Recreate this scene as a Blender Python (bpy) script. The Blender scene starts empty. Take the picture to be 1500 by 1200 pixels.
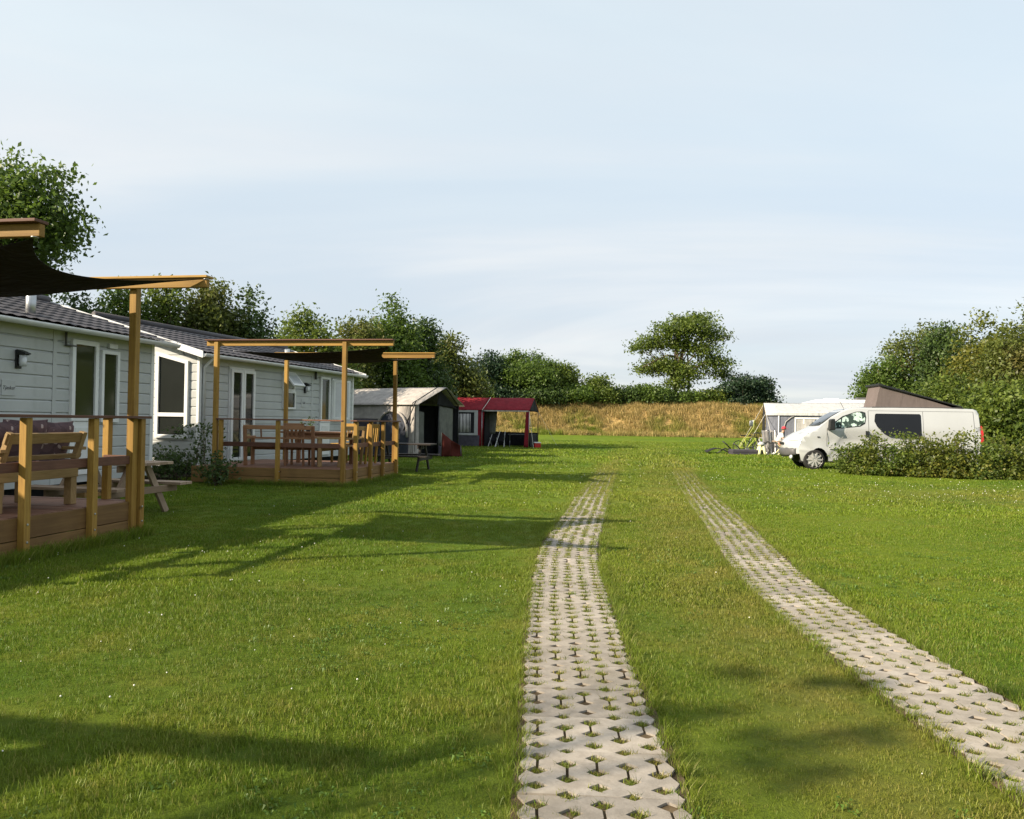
import bpy, math, random
import numpy as np
from mathutils import Vector, Matrix

R = math.radians
random.seed(7)
rng = np.random.default_rng(11)
sc = bpy.context.scene
COL = sc.collection

# ------------------------------------------------------------------ camera
cam_d = bpy.data.cameras.new("camera")
cam = bpy.data.objects.new("camera", cam_d)
COL.objects.link(cam)
cam_d.sensor_width = 36.0
cam_d.lens = 36.0 * 1180.0 / 1500.0
cam_d.clip_start = 0.05
cam_d.clip_end = 6000
cam.matrix_world = (Matrix.Translation((0, 0, 1.4))
                    @ Matrix.Rotation(R(90 + 0.85), 4, 'X')
                    @ Matrix.Rotation(0.0157, 4, 'Z'))
sc.camera = cam

# ------------------------------------------------------------------ sky, sun, exposure
SUN_EL, AZ = R(27.5), R(24.0)
to_sun = Vector((-math.cos(AZ) * math.cos(SUN_EL), -math.sin(AZ) * math.cos(SUN_EL), math.sin(SUN_EL)))
world = bpy.data.worlds.new("World")
sc.world = world
world.use_nodes = True
wt = world.node_tree
wt.nodes.clear()


def wn(t, **k):
    n = wt.nodes.new(t)
    for a, v in k.items():
        setattr(n, a, v)
    return n


def wl(a, b):
    wt.links.new(a, b)


w_out = wn("ShaderNodeOutputWorld")
w_bg = wn("ShaderNodeBackground")
w_bg.inputs["Strength"].default_value = 0.089
sky = wn("ShaderNodeTexSky", sky_type='NISHITA', sun_disc=False)
sky.sun_elevation = SUN_EL
sky.sun_rotation = math.atan2(to_sun.x, to_sun.y)
sky.altitude = 0
sky.air_density = 1.0
sky.dust_density = 1.0
sky.ozone_density = 1.5
geo = wn("ShaderNodeNewGeometry")
tc = wn("ShaderNodeTexCoord")
sep = wn("ShaderNodeSeparateXYZ")
wl(tc.outputs["Generated"], sep.inputs[0])


def wmath(op, a, b=None, clamp=False):
    n = wn("ShaderNodeMath", operation=op, use_clamp=clamp)
    for i, v in enumerate((a, b)):
        if v is None:
            continue
        if isinstance(v, (int, float)):
            n.inputs[i].default_value = v
        else:
            wl(v, n.inputs[i])
    return n.outputs[0]


zc = wmath('MAXIMUM', sep.outputs[2], 0.0)
zz = wmath('ADD', zc, 0.16)
cx = wmath('DIVIDE', sep.outputs[0], zz)
cy = wmath('DIVIDE', sep.outputs[1], zz)
comb = wn("ShaderNodeCombineXYZ")
wl(cx, comb.inputs[0])
wl(cy, comb.inputs[1])
mp = wn("ShaderNodeMapping")
mp.inputs["Rotation"].default_value = (0, 0, R(22))
mp.inputs["Scale"].default_value = (0.55, 1.25, 1)
mp.inputs["Location"].default_value = (1.3, 0.4, 0)
wl(comb.outputs[0], mp.inputs[0])
n1 = wn("ShaderNodeTexNoise")
n1.inputs["Scale"].default_value = 0.8
n1.inputs["Detail"].default_value = 9
n1.inputs["Roughness"].default_value = 0.52
n1.inputs["Distortion"].default_value = 0.35
wl(mp.outputs[0], n1.inputs["Vector"])
mr = wn("ShaderNodeMapRange")
mr.interpolation_type = 'SMOOTHSTEP'
mr.inputs["From Min"].default_value = 0.36
mr.inputs["From Max"].default_value = 0.72
mr.inputs["To Min"].default_value = 0.78
mr.inputs["To Max"].default_value = 0.96
wl(n1.outputs[0], mr.inputs["Value"])
cmix = wn("ShaderNodeMix", data_type='RGBA')
wl(mr.outputs[0], cmix.inputs["Factor"])
wl(sky.outputs[0], cmix.inputs[6])
veil = wn("ShaderNodeMix", data_type='RGBA')            # the haze is greyer low down, bluer overhead
hz = wn("ShaderNodeMapRange")
hz.interpolation_type = 'SMOOTHSTEP'
hz.inputs["From Min"].default_value = 0.02
hz.inputs["From Max"].default_value = 0.42
wl(zc, hz.inputs["Value"])
wl(hz.outputs[0], veil.inputs["Factor"])
veil.inputs[6].default_value = (3.75, 4.05, 4.45, 1)
veil.inputs[7].default_value = (4.45, 5.05, 5.35, 1)
n2_ = wn("ShaderNodeTexNoise")
n2_.inputs["Scale"].default_value = 0.55
n2_.inputs["Detail"].default_value = 10
n2_.inputs["Roughness"].default_value = 0.55
n2_.inputs["Distortion"].default_value = 0.6
mp2 = wn("ShaderNodeMapping")
mp2.inputs["Rotation"].default_value = (0, 0, R(14))
mp2.inputs["Scale"].default_value = (0.5, 1.0, 1)
mp2.inputs["Location"].default_value = (0.55, 2.1, 0)
wl(comb.outputs[0], mp2.inputs[0])
wl(mp2.outputs[0], n2_.inputs["Vector"])
mr2 = wn("ShaderNodeMapRange")
mr2.interpolation_type = 'SMOOTHSTEP'
mr2.inputs["From Min"].default_value = 0.44
mr2.inputs["From Max"].default_value = 0.66
mr2.inputs["To Max"].default_value = 0.85
wl(n2_.outputs[0], mr2.inputs["Value"])
cream = wn("ShaderNodeMix", data_type='RGBA')
wl(mr2.outputs[0], cream.inputs["Factor"])
wl(veil.outputs[2], cream.inputs[6])
cream.inputs[7].default_value = (5.25, 5.25, 5.2, 1)
wl(cream.outputs[2], cmix.inputs[7])
wl(cmix.outputs[2], w_bg.inputs["Color"])
wl(w_bg.outputs[0], w_out.inputs["Surface"])

sun_d = bpy.data.lights.new("sun", 'SUN')
sun_d.energy = 5.0
sun_d.angle = R(0.55)
sun_d.color = (1.0, 0.86, 0.66)
sun = bpy.data.objects.new("sun", sun_d)
COL.objects.link(sun)
sun.rotation_euler = (-to_sun).to_track_quat('-Z', 'Y').to_euler()
sun.location = (0, 0, 60)

sc.view_settings.view_transform = 'Standard'
sc.view_settings.look = 'None'
sc.view_settings.exposure = 1.05
sc.view_settings.gamma = 1.0
sc.view_settings.use_curve_mapping = False
sc.render.engine = 'CYCLES'
sc.cycles.max_bounces = 7
sc.cycles.transparent_max_bounces = 12
sc.cycles.use_denoising = True

# ------------------------------------------------------------------ materials


class NT:
    def __init__(s, name):
        s.m = bpy.data.materials.new(name)
        s.m.use_nodes = True
        s.t = s.m.node_tree
        s.t.nodes.clear()
        s.out = s.n("ShaderNodeOutputMaterial")

    def n(s, t, **k):
        x = s.t.nodes.new(t)
        for a, v in k.items():
            setattr(x, a, v)
        return x

    def l(s, a, b):
        s.t.links.new(a, b)

    def put(s, sock, v):
        if hasattr(v, "is_output"):
            s.l(v, sock)
        else:
            sock.default_value = v

    def noise(s, vec, scale, detail=4, rough=0.55, dist=0.0):
        x = s.n("ShaderNodeTexNoise")
        x.inputs["Scale"].default_value = scale
        x.inputs["Detail"].default_value = detail
        x.inputs["Roughness"].default_value = rough
        x.inputs["Distortion"].default_value = dist
        if vec is not None:
            s.l(vec, x.inputs["Vector"])
        return x.outputs[0]

    def ramp(s, v, a, b, lo=0.0, hi=1.0):
        x = s.n("ShaderNodeMapRange")
        x.interpolation_type = 'SMOOTHSTEP'
        x.inputs["From Min"].default_value = a
        x.inputs["From Max"].default_value = b
        x.inputs["To Min"].default_value = lo
        x.inputs["To Max"].default_value = hi
        s.l(v, x.inputs["Value"])
        return x.outputs[0]

    def mix(s, f, a, b, blend='MIX'):
        x = s.n("ShaderNodeMix", data_type='RGBA', blend_type=blend)
        s.put(x.inputs["Factor"], f)
        s.put(x.inputs[6], a if hasattr(a, "is_output") else (*a, 1))
        s.put(x.inputs[7], b if hasattr(b, "is_output") else (*b, 1))
        return x.outputs[2]

    def math(s, op, a, b=0.0):
        x = s.n("ShaderNodeMath", operation=op)
        s.put(x.inputs[0], a)
        s.put(x.inputs[1], b)
        return x.outputs[0]

    def bump(s, h, strength, dist=0.01):
        x = s.n("ShaderNodeBump")
        x.inputs["Strength"].default_value = strength
        x.inputs["Distance"].default_value = dist
        s.l(h, x.inputs["Height"])
        return x.outputs[0]

    def bsdf(s, col, rough=0.6, spec=0.4, metal=0.0, normal=None, trans=0.0, tcol=None, coat=0.0):
        p = s.n("ShaderNodeBsdfPrincipled")
        s.put(p.inputs["Base Color"], col if hasattr(col, "is_output") else (*col, 1))
        s.put(p.inputs["Roughness"], rough)
        p.inputs["Specular IOR Level"].default_value = spec
        p.inputs["Metallic"].default_value = metal
        p.inputs["Coat Weight"].default_value = coat
        if normal is not None:
            s.l(normal, p.inputs["Normal"])
        o = p.outputs[0]
        if trans > 0:
            t = s.n("ShaderNodeBsdfTranslucent")
            s.put(t.inputs["Color"], (tcol if hasattr(tcol, "is_output") else (*tcol, 1)))
            m = s.n("ShaderNodeMixShader")
            m.inputs[0].default_value = trans
            s.l(o, m.inputs[1])
            s.l(t.outputs[0], m.inputs[2])
            o = m.outputs[0]
        s.l(o, s.out.inputs["Surface"])
        return s.m


def c3(h):
    r, g, b = [int(h[i:i + 2], 16) / 255 for i in (0, 2, 4)]
    return tuple(((x + 0.055) / 1.055) ** 2.4 if x > 0.04045 else x / 12.92 for x in (r, g, b))


def wood(name, a, b, rough=0.65, grain=1.0, island=False):
    t = NT(name)
    tcn = t.n("ShaderNodeTexCoord")
    oi = t.n("ShaderNodeObjectInfo")
    vm = t.n("ShaderNodeVectorMath", operation='ADD')
    t.l(tcn.outputs["Generated"], vm.inputs[0])
    t.l(oi.outputs["Random"], vm.inputs[1])
    g = t.noise(vm.outputs[0], 5.5, 6, 0.62, 0.4)
    g2 = t.noise(tcn.outputs["Object"], 2.3, 4)
    f = t.math('ADD', t.math('MULTIPLY', g, 0.8), t.math('MULTIPLY', oi.outputs["Random"], 0.35))
    col = t.mix(t.ramp(f, 0.3, 0.85), a, b)
    kv = t.n("ShaderNodeTexVoronoi")
    kv.inputs["Scale"].default_value = 3.4
    kv.inputs["Randomness"].default_value = 1.0
    t.l(tcn.outputs["Object"], kv.inputs["Vector"])
    col = t.mix(t.ramp(kv.outputs["Distance"], 0.035, 0.11, 0.75, 0.0), col, tuple(x * 0.38 for x in a))
    dirt = t.ramp(g2, 0.45, 0.8, 0.0, 0.35)
    col = t.mix(dirt, col, tuple(x * 0.55 for x in a))
    return t.bsdf(col, rough, 0.3, normal=t.bump(g, 0.25 * grain, 0.004))


def plain(name, col, rough=0.5, spec=0.4, metal=0.0, var=0.12, scale=3.0, coat=0.0, dirt=None, bump=0.0):
    t = NT(name)
    tcn = t.n("ShaderNodeTexCoord")
    g = t.noise(tcn.outputs["Object"], scale, 6, 0.6)
    c = t.mix(t.ramp(g, 0.3, 0.7), tuple(x * (1 - var) for x in col), tuple(min(1, x * (1 + var)) for x in col))
    if dirt:
        g2 = t.noise(tcn.outputs["Object"], scale * 3.1, 5, 0.7)
        c = t.mix(t.ramp(g2, 0.5, 0.78, 0, 0.5), c, dirt)
    nrm = t.bump(t.noise(tcn.outputs["Object"], scale * 12, 3), bump, 0.006) if bump else None
    r = t.math('ADD', t.math('MULTIPLY', g, 0.15), rough - 0.07)
    return t.bsdf(c, r, spec, metal, normal=nrm, coat=coat)


def fabric(name, col, trans=0.15, var=0.15, scale=4.0, rough=0.85, folds=0.5):
    t = NT(name)
    tcn = t.n("ShaderNodeTexCoord")
    g = t.noise(tcn.outputs["Object"], scale, 5, 0.6)
    c = t.mix(t.ramp(g, 0.3, 0.7), tuple(x * (1 - var) for x in col), tuple(min(1, x * (1 + var)) for x in col))
    mpn = t.n("ShaderNodeMapping")
    mpn.inputs["Scale"].default_value = (1.6, 1.6, 0.35)
    t.l(tcn.outputs["Object"], mpn.inputs[0])
    fold = t.noise(mpn.outputs[0], 2.2, 3, 0.5, 0.8)
    nrm = t.bump(fold, folds, 0.12)
    return t.bsdf(c, rough, 0.15, normal=nrm, trans=trans, tcol=c)


def leafmat(name, dark, light, trans=0.35, clump=0.7, yellow=None):
    t = NT(name)
    dark, light = tuple(x * 0.88 for x in dark), tuple(x * 0.88 for x in light)
    g = t.n("ShaderNodeNewGeometry")
    tcn = t.n("ShaderNodeTexCoord")
    n = t.noise(tcn.outputs["Object"], clump, 3, 0.6)
    f = t.math('ADD', t.math('MULTIPLY', g.outputs["Random Per Island"], 0.45), t.math('MULTIPLY', n, 0.9))
    col = t.mix(t.ramp(f, 0.35, 0.95), dark, light)
    if yellow:
        n2 = t.noise(tcn.outputs["Object"], clump * 0.6, 2)
        col = t.mix(t.ramp(n2, 0.5, 0.68, 0, 0.75), col, yellow)
    tl = t.mix(0.5, col, tuple(min(1, x * 1.7) for x in light))
    return t.bsdf(col, 0.5, 0.35, trans=trans, tcol=tl)


def glassmat(name, base, rough=0.04, spec=0.4):
    t = NT(name)
    tcn = t.n("ShaderNodeTexCoord")
    g = t.noise(tcn.outputs["Object"], 1.4, 2)
    c = t.mix(g, tuple(x * 0.7 for x in base), tuple(x * 1.3 for x in base))
    return t.bsdf(c, rough, spec, coat=0.0, normal=t.bump(t.noise(tcn.outputs["Object"], 1.1, 1), 0.05, 0.05))


M = {}
M['pine'] = wood("golden stained pine", (0.195, 0.104, 0.020), (0.38, 0.225, 0.048))
M['fascia'] = wood("fascia pine", (0.135, 0.072, 0.026), (0.25, 0.145, 0.052))
M['hardwood'] = wood("red brown hardwood", (0.085, 0.036, 0.023), (0.16, 0.075, 0.048))
M['floorwood'] = wood("deck floor hardwood", (0.17, 0.085, 0.055), (0.28, 0.15, 0.10))
M['bench'] = wood("furniture wood", (0.20, 0.125, 0.05), (0.36, 0.24, 0.11))
M['benchred'] = wood("reddish furniture wood", (0.20, 0.095, 0.05), (0.34, 0.18, 0.09))
M['teak'] = wood("greyed picnic timber", (0.22, 0.15, 0.10), (0.38, 0.28, 0.20))
M['darkwood'] = wood("dark stained timber", (0.018, 0.014, 0.012), (0.045, 0.034, 0.028))
M['siding'] = plain("pale grey siding", (0.42, 0.435, 0.435), 0.45, 0.35, var=0.07, scale=1.2, dirt=(0.30, 0.31, 0.30))
M['trim'] = plain("white window plastic", (0.68, 0.69, 0.69), 0.35, 0.45, var=0.04)
M['gutter'] = plain("off white gutter", (0.62, 0.63, 0.62), 0.4, 0.4, var=0.06, scale=5)
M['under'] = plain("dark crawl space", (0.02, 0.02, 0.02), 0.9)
M['roof'] = plain("slate grey roof sheet", (0.060, 0.055, 0.062), 0.6, 0.3, var=0.2, scale=2.0, dirt=(0.11, 0.10, 0.09))
M['pane'] = glassmat("window glass", (0.016, 0.018, 0.016))
M['panegreen'] = glassmat("olive reflection window glass", (0.04, 0.045, 0.02), 0.07)  # olive tint puts the green field's reflection into the glass colour
M['black'] = plain("black plastic", (0.012, 0.013, 0.014), 0.45)
M['steel'] = plain("galvanised steel", (0.42, 0.43, 0.44), 0.35, 0.5, 0.8, var=0.15, scale=8)
M['sail'] = fabric("dark brown sail cloth", (0.020, 0.015, 0.013), 0.06)
M['cushion'] = None
M['tentgrey'] = fabric("light grey tent canvas", (0.39, 0.36, 0.335), 0.12)
M['tentmid'] = fabric("violet grey tent canvas", (0.085, 0.078, 0.098), 0.1)
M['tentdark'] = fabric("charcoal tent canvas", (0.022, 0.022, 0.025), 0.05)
M['tentflap'] = fabric("grey green mesh curtain", (0.15, 0.155, 0.14), 0.1, folds=1.0)
M['tentwin'] = plain("tent window foil", (0.045, 0.05, 0.068), 0.3, 0.4, var=0.2, scale=2.5, bump=0.8)
M['redcloth'] = fabric("wine red canvas", (0.22, 0.020, 0.030), 0.15)
M['redmesh'] = fabric("shade toned red windbreak", (0.11, 0.026, 0.020), 0.3)  # red darkened: the shade at the tent corner is put into the colour
M['whitecloth'] = fabric("white canvas", (0.46, 0.465, 0.47), 0.1, var=0.06)
M['curtain'] = fabric("white curtain", (0.58, 0.56, 0.56), 0.2, folds=1.5)
M['awngrey'] = fabric("blue grey awning canvas", (0.155, 0.165, 0.20), 0.1)
M['awnmesh'] = fabric("grey awning mesh", (0.40, 0.39, 0.38), 0.1)
M['rope'] = plain("pale guy rope", (0.6, 0.58, 0.52), 0.8)
M['silver'] = plain("silver white van paint", (0.45, 0.46, 0.465), 0.24, 0.5, 0.15, var=0.03, scale=1.0, coat=0.5)
M['vanwin'] = glassmat("tinted van glass", (0.006, 0.006, 0.007), 0.03)
M['bumper'] = plain("grey bumper plastic", (0.075, 0.075, 0.078), 0.5, 0.4)
M['rubber'] = plain("tyre rubber", (0.014, 0.014, 0.014), 0.8)
M['hub'] = plain("silver hubcap", (0.55, 0.55, 0.54), 0.3, 0.5, 0.5)
M['redlamp'] = plain("red lamp lens", (0.42, 0.015, 0.015), 0.2, 0.6)
M['lamp'] = plain("clear lamp lens", (0.5, 0.52, 0.54), 0.12, 0.8)
M['poptop'] = fabric("taupe pop top canvas", (0.145, 0.12, 0.115), 0.1, var=0.05, folds=0.15)
M['yellowpaint'] = plain("yellow green paint", (0.32, 0.37, 0.06), 0.4)
M['paleyellow'] = plain("pale cream plastic", (0.70, 0.68, 0.40), 0.5)
M['greycloth'] = fabric("grey camp chair cloth", (0.30, 0.28, 0.27), 0.1)
M['mat'] = plain("dark violet grey foam", (0.045, 0.04, 0.052), 0.7)
M['skin'] = plain("skin", (0.50, 0.27, 0.19), 0.55, 0.35, var=0.08)
M['shirt'] = fabric("white shirt", (0.68, 0.72, 0.72), 0.1)
M['redcap'] = fabric("red cap cloth", (0.50, 0.05, 0.07), 0.05)
M['shorts'] = fabric("red shorts cloth", (0.36, 0.06, 0.09), 0.05)
M['bark'] = plain("bark", (0.10, 0.075, 0.052), 0.9, 0.2, var=0.35, scale=5, bump=0.6)
M['tracksoil'] = plain("track soil", (0.075, 0.055, 0.032), 0.95, 0.1, var=0.5, scale=4, dirt=(0.20, 0.15, 0.10), bump=0.8)
M['drysoil'] = plain("dry soil", (0.20, 0.15, 0.10), 0.95, 0.1, var=0.3, scale=14, bump=0.8)
M['soil'] = plain("dark soil", (0.03, 0.022, 0.016), 0.95, 0.1, var=0.3, scale=12, bump=0.8)


def floral(name, ground, motif, dark, scale):
    t = NT(name)
    tcn = t.n("ShaderNodeTexCoord")
    v = t.n("ShaderNodeTexVoronoi")
    v.inputs["Scale"].default_value = scale
    wob = t.n("ShaderNodeVectorMath", operation='ADD')
    nz = t.n("ShaderNodeTexNoise")
    nz.inputs["Scale"].default_value = scale * 0.8
    t.l(tcn.outputs["Object"], nz.inputs["Vector"])
    t.l(tcn.outputs["Object"], wob.inputs[0])
    sc_ = t.n("ShaderNodeVectorMath", operation='SCALE')
    sc_.inputs["Scale"].default_value = 1.6 / scale
    t.l(nz.outputs["Color"], sc_.inputs[0])
    t.l(sc_.outputs[0], wob.inputs[1])
    t.l(wob.outputs[0], v.inputs["Vector"])
    pick = t.n("ShaderNodeSeparateColor")
    t.l(v.outputs["Color"], pick.inputs[0])
    c = t.mix(t.ramp(v.outputs["Distance"], 0.22, 0.34, 1, 0), ground, motif)
    c = t.mix(t.ramp(pick.outputs[0], 0.55, 0.6), c, dark)
    return t.bsdf(c, 0.8, 0.2)


M['cushion'] = floral("plum floral cushion cloth", (0.115, 0.075, 0.085), (0.40, 0.33, 0.33), (0.085, 0.055, 0.064), 11)
M['thermal'] = floral("patterned thermal blind", (0.40, 0.52, 0.48), (0.70, 0.78, 0.75), (0.03, 0.05, 0.045), 7)


# leaves
M['leaf_mid'] = leafmat("mid green leaves", (0.036, 0.068, 0.013), (0.125, 0.195, 0.030))
M['leaf_dark'] = leafmat("dark green leaves", (0.024, 0.048, 0.013), (0.082, 0.135, 0.030), 0.25)
M['leaf_lime'] = leafmat("bright green leaves", (0.040, 0.075, 0.012), (0.150, 0.200, 0.030))
M['leaf_olive'] = leafmat("olive leaves", (0.045, 0.065, 0.014), (0.140, 0.170, 0.034), yellow=(0.15, 0.125, 0.035))
M['leaf_yellow'] = leafmat("yellow green leaves", (0.040, 0.068, 0.010), (0.170, 0.190, 0.026), yellow=(0.19, 0.17, 0.03))
M['leaf_blue'] = leafmat("blue green leaves", (0.012, 0.030, 0.016), (0.040, 0.078, 0.034), 0.2)


def grass_color(t, dryness):
    g = t.n("ShaderNodeNewGeometry")
    pos = g.outputs["Position"]
    n1 = t.noise(pos, 0.35, 4, 0.6)
    n2 = t.noise(pos, 1.7, 4, 0.65)
    n3 = t.noise(pos, 0.09, 2, 0.5)
    a = t.mix(t.ramp(n1, 0.32, 0.70), (0.086, 0.168, 0.009), (0.166, 0.238, 0.014))
    a = t.mix(t.ramp(n3, 0.4, 0.62, 0, 0.6), a, (0.186, 0.258, 0.018))
    a = t.mix(t.ramp(n2, 0.48, 0.74, 0, 0.6), a, (0.245, 0.250, 0.034))
    dn = t.math('MULTIPLY', dryness, t.ramp(n2, 0.25, 0.6, 0.35, 1.0))
    c = t.mix(dn, a, (0.300, 0.235, 0.065))
    hs = t.n("ShaderNodeHueSaturation")
    hs.inputs["Value"].default_value = 0.86
    t.l(c, hs.inputs["Color"])
    return hs.outputs[0], g


def lawn_mat():
    t = NT("lawn")
    at = t.n("ShaderNodeAttribute", attribute_name="dry")
    c, g = grass_color(t, at.outputs["Fac"])
    f = t.noise(g.outputs["Position"], 26, 5, 0.75)
    f2 = t.noise(g.outputs["Position"], 140, 3, 0.7)
    c = t.mix(t.ramp(f, 0.3, 0.75, 0.35, 0.0), c, (0.04, 0.06, 0.006))
    h = t.math('ADD', t.math('MULTIPLY', f, 1.0), t.math('MULTIPLY', f2, 0.5))
    return t.bsdf(c, 0.85, 0.1, normal=t.bump(h, 0.9, 0.05))


def blade_mat(name, dryc=None):
    t = NT(name)
    at = t.n("ShaderNodeAttribute", attribute_name="dry", attribute_type='INSTANCER')
    c, g = grass_color(t, at.outputs["Fac"])
    rnd = g.outputs["Random Per Island"]
    if dryc:
        c = t.mix(t.math('MULTIPLY', t.ramp(rnd, 0.1, 0.9, 0.55, 1.0), at.outputs["Fac"]), c, dryc)
    hs = t.n("ShaderNodeHueSaturation")
    t.l(t.ramp(rnd, 0, 1, 0.65, 1.45), hs.inputs["Value"])
    t.l(c, hs.inputs["Color"])
    c2 = t.mix(t.ramp(rnd, 0.90, 0.97, 0, 0.7), hs.outputs[0], (0.30, 0.25, 0.09))
    return t.bsdf(c2, 0.5, 0.3, trans=0.35, tcol=t.mix(0.4, c2, (0.20, 0.26, 0.03)))


M['lawn'] = lawn_mat()
M['blade'] = blade_mat("grass blades")
M['weed'] = leafmat("weed leaves", (0.060, 0.130, 0.014), (0.120, 0.20, 0.022), 0.3)
M['drygrass'] = blade_mat("dry bank grass", (0.48, 0.345, 0.15))
M['clover'] = plain("clover blossom", (0.75, 0.73, 0.66), 0.8)


def bank_mat():
    t = NT("dry bank")
    g = t.n("ShaderNodeNewGeometry")
    n = t.noise(g.outputs["Position"], 0.35, 4, 0.65)
    n2 = t.noise(g.outputs["Position"], 3.0, 4, 0.7)
    c = t.mix(t.ramp(n2, 0.3, 0.7), (0.29, 0.19, 0.07), (0.47, 0.33, 0.135))
    c = t.mix(t.ramp(n, 0.58, 0.70, 0, 0.85), c, (0.10, 0.13, 0.02))
    return t.bsdf(c, 0.9, 0.1, normal=t.bump(n2, 0.8, 0.3))


M['bank'] = bank_mat()


def paver_mat():
    t = NT("concrete paver")
    tcn = t.n("ShaderNodeTexCoord")
    oi = t.n("ShaderNodeObjectInfo")
    g = t.n("ShaderNodeNewGeometry")
    n = t.noise(g.outputs["Position"], 9, 6, 0.7)
    n2 = t.noise(g.outputs["Position"], 90, 4, 0.7)
    n3 = t.noise(g.outputs["Position"], 1.3, 3, 0.6)
    c = t.mix(t.ramp(n, 0.3, 0.72), (0.235, 0.208, 0.176), (0.355, 0.318, 0.275))
    c = t.mix(t.ramp(n2, 0.5, 0.75, 0, 0.4), c, (0.22, 0.19, 0.16))
    c = t.mix(t.ramp(n3, 0.45, 0.72, 0, 0.5), c, (0.22, 0.19, 0.14))
    c = t.mix(t.ramp(t.noise(g.outputs['Position'], 28, 4, 0.7), 0.60, 0.74, 0, 0.5), c, (0.13, 0.115, 0.08))
    v = t.math('ADD', t.math('MULTIPLY', oi.outputs["Random"], 0.36), 0.80)
    hs = t.n("ShaderNodeHueSaturation")
    t.l(v, hs.inputs["Value"])
    t.l(c, hs.inputs["Color"])
    return t.bsdf(hs.outputs[0], 0.85, 0.2, normal=t.bump(n2, 0.4, 0.004))


M['paver'] = paver_mat()

# ------------------------------------------------------------------ mesh helpers


class MB:
    def __init__(s):
        s.v, s.f = [], []

    def add(s, vs, fs):
        o = len(s.v)
        s.v += [tuple(p) for p in vs]
        s.f += [tuple(i + o for i in f) for f in fs]

    def box(s, x0, x1, y0, y1, z0, z1):
        s.add([(x0, y0, z0), (x1, y0, z0), (x1, y1, z0), (x0, y1, z0), (x0, y0, z1), (x1, y0, z1), (x1, y1, z1), (x0, y1, z1)],
              [(0, 3, 2, 1), (4, 5, 6, 7), (0, 1, 5, 4), (1, 2, 6, 5), (2, 3, 7, 6), (3, 0, 4, 7)])
        return s

    def beam(s, p, q, w, h, up=(0, 0, 1)):
        p, q = Vector(p), Vector(q)
        d = (q - p).normalized()
        up = Vector(up)
        if abs(d.dot(up)) > 0.99:
            up = Vector((0, 1, 0))
        a = d.cross(up).normalized() * (w / 2)
        b = a.cross(d).normalized() * (h / 2)
        s.add([p - a - b, p + a - b, p + a + b, p - a + b, q - a - b, q + a - b, q + a + b, q - a + b],
              [(3, 2, 1, 0), (4, 5, 6, 7), (0, 1, 5, 4), (1, 2, 6, 5), (2, 3, 7, 6), (3, 0, 4, 7)])
        return s

    def tube(s, pts, r, n=8, caps=True):
        pts = [Vector(p) for p in pts]
        rs = r if isinstance(r, (list, tuple)) else [r] * len(pts)
        ring = []
        ref = None
        for i, p in enumerate(pts):
            d = (pts[min(i + 1, len(pts) - 1)] - pts[max(i - 1, 0)]).normalized()
            if ref is None:
                ref = Vector((0, 0, 1)) if abs(d.z) < 0.9 else Vector((1, 0, 0))
            a = d.cross(ref).normalized()
            ref = a.cross(d).normalized()
            ring.append([p + (a * math.cos(t) + ref * math.sin(t)) * rs[i] for t in [2 * math.pi * k / n for k in range(n)]])
        vs = [v for rg in ring for v in rg]
        fs = [(i * n + k, i * n + (k + 1) % n, (i + 1) * n + (k + 1) % n, (i + 1) * n + k) for i in range(len(pts) - 1) for k in range(n)]
        if caps:
            fs += [tuple(range(n - 1, -1, -1)), tuple((len(pts) - 1) * n + k for k in range(n))]
        s.add(vs, fs)
        return s

    def lathe(s, prof, c, axis, n=24):
        c = Vector(c)
        ax = Vector(axis).normalized()
        a = ax.orthogonal().normalized()
        b = ax.cross(a)
        vs = [c + ax * h + (a * math.cos(t) + b * math.sin(t)) * r for r, h in prof for t in [2 * math.pi * k / n for k in range(n)]]
        fs = [(i * n + k, i * n + (k + 1) % n, (i + 1) * n + (k + 1) % n, (i + 1) * n + k) for i in range(len(prof) - 1) for k in range(n)]
        s.add(vs, fs)
        return s

    def torus(s, c, axis, R0, r, n=28, m=8):
        c = Vector(c)
        ax = Vector(axis).normalized()
        a = ax.orthogonal().normalized()
        b = ax.cross(a)
        vs = []
        for i in range(n):
            t = 2 * math.pi * i / n
            e = a * math.cos(t) + b * math.sin(t)
            for j in range(m):
                u = 2 * math.pi * j / m
                vs.append(c + e * (R0 + r * math.cos(u)) + ax * (r * math.sin(u)))
        s.add(vs, [(i * m + j, ((i + 1) % n) * m + j, ((i + 1) % n) * m + (j + 1) % m, i * m + (j + 1) % m) for i in range(n) for j in range(m)])
        return s

    def prism(s, poly, ex):
        """poly: list of 3-D points in a plane, extruded by vector ex"""
        n = len(poly)
        ex = Vector(ex)
        vs = [Vector(p) for p in poly] + [Vector(p) + ex for p in poly]
        s.add(vs, [tuple(range(n - 1, -1, -1)), tuple(range(n, 2 * n))] + [(i, (i + 1) % n, n + (i + 1) % n, n + i) for i in range(n)])
        return s

    def grid(s, P, close=False):
        """P[i][j] points"""
        n, m = len(P), len(P[0])
        s.add([p for r in P for p in r], [(i * m + j, (i + 1) * m + j, (i + 1) * m + j + 1, i * m + j + 1) for i in range(n - 1) for j in range(m - 1)])
        return s

    def mesh(s, name, mat, smooth=False):
        me = bpy.data.meshes.new(name)
        me.from_pydata([tuple(p) for p in s.v], [], s.f)
        if mat is not None:
            me.materials.append(mat)
        if smooth:
            me.polygons.foreach_set("use_smooth", [True] * len(me.polygons))
        me.update()
        return me

    def build(s, name, mat, parent=None, smooth=False, bevel=0.0, fix=False, loc=None):
        return link(name, s.mesh(name, mat, smooth), parent, bevel, fix, loc)


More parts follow.
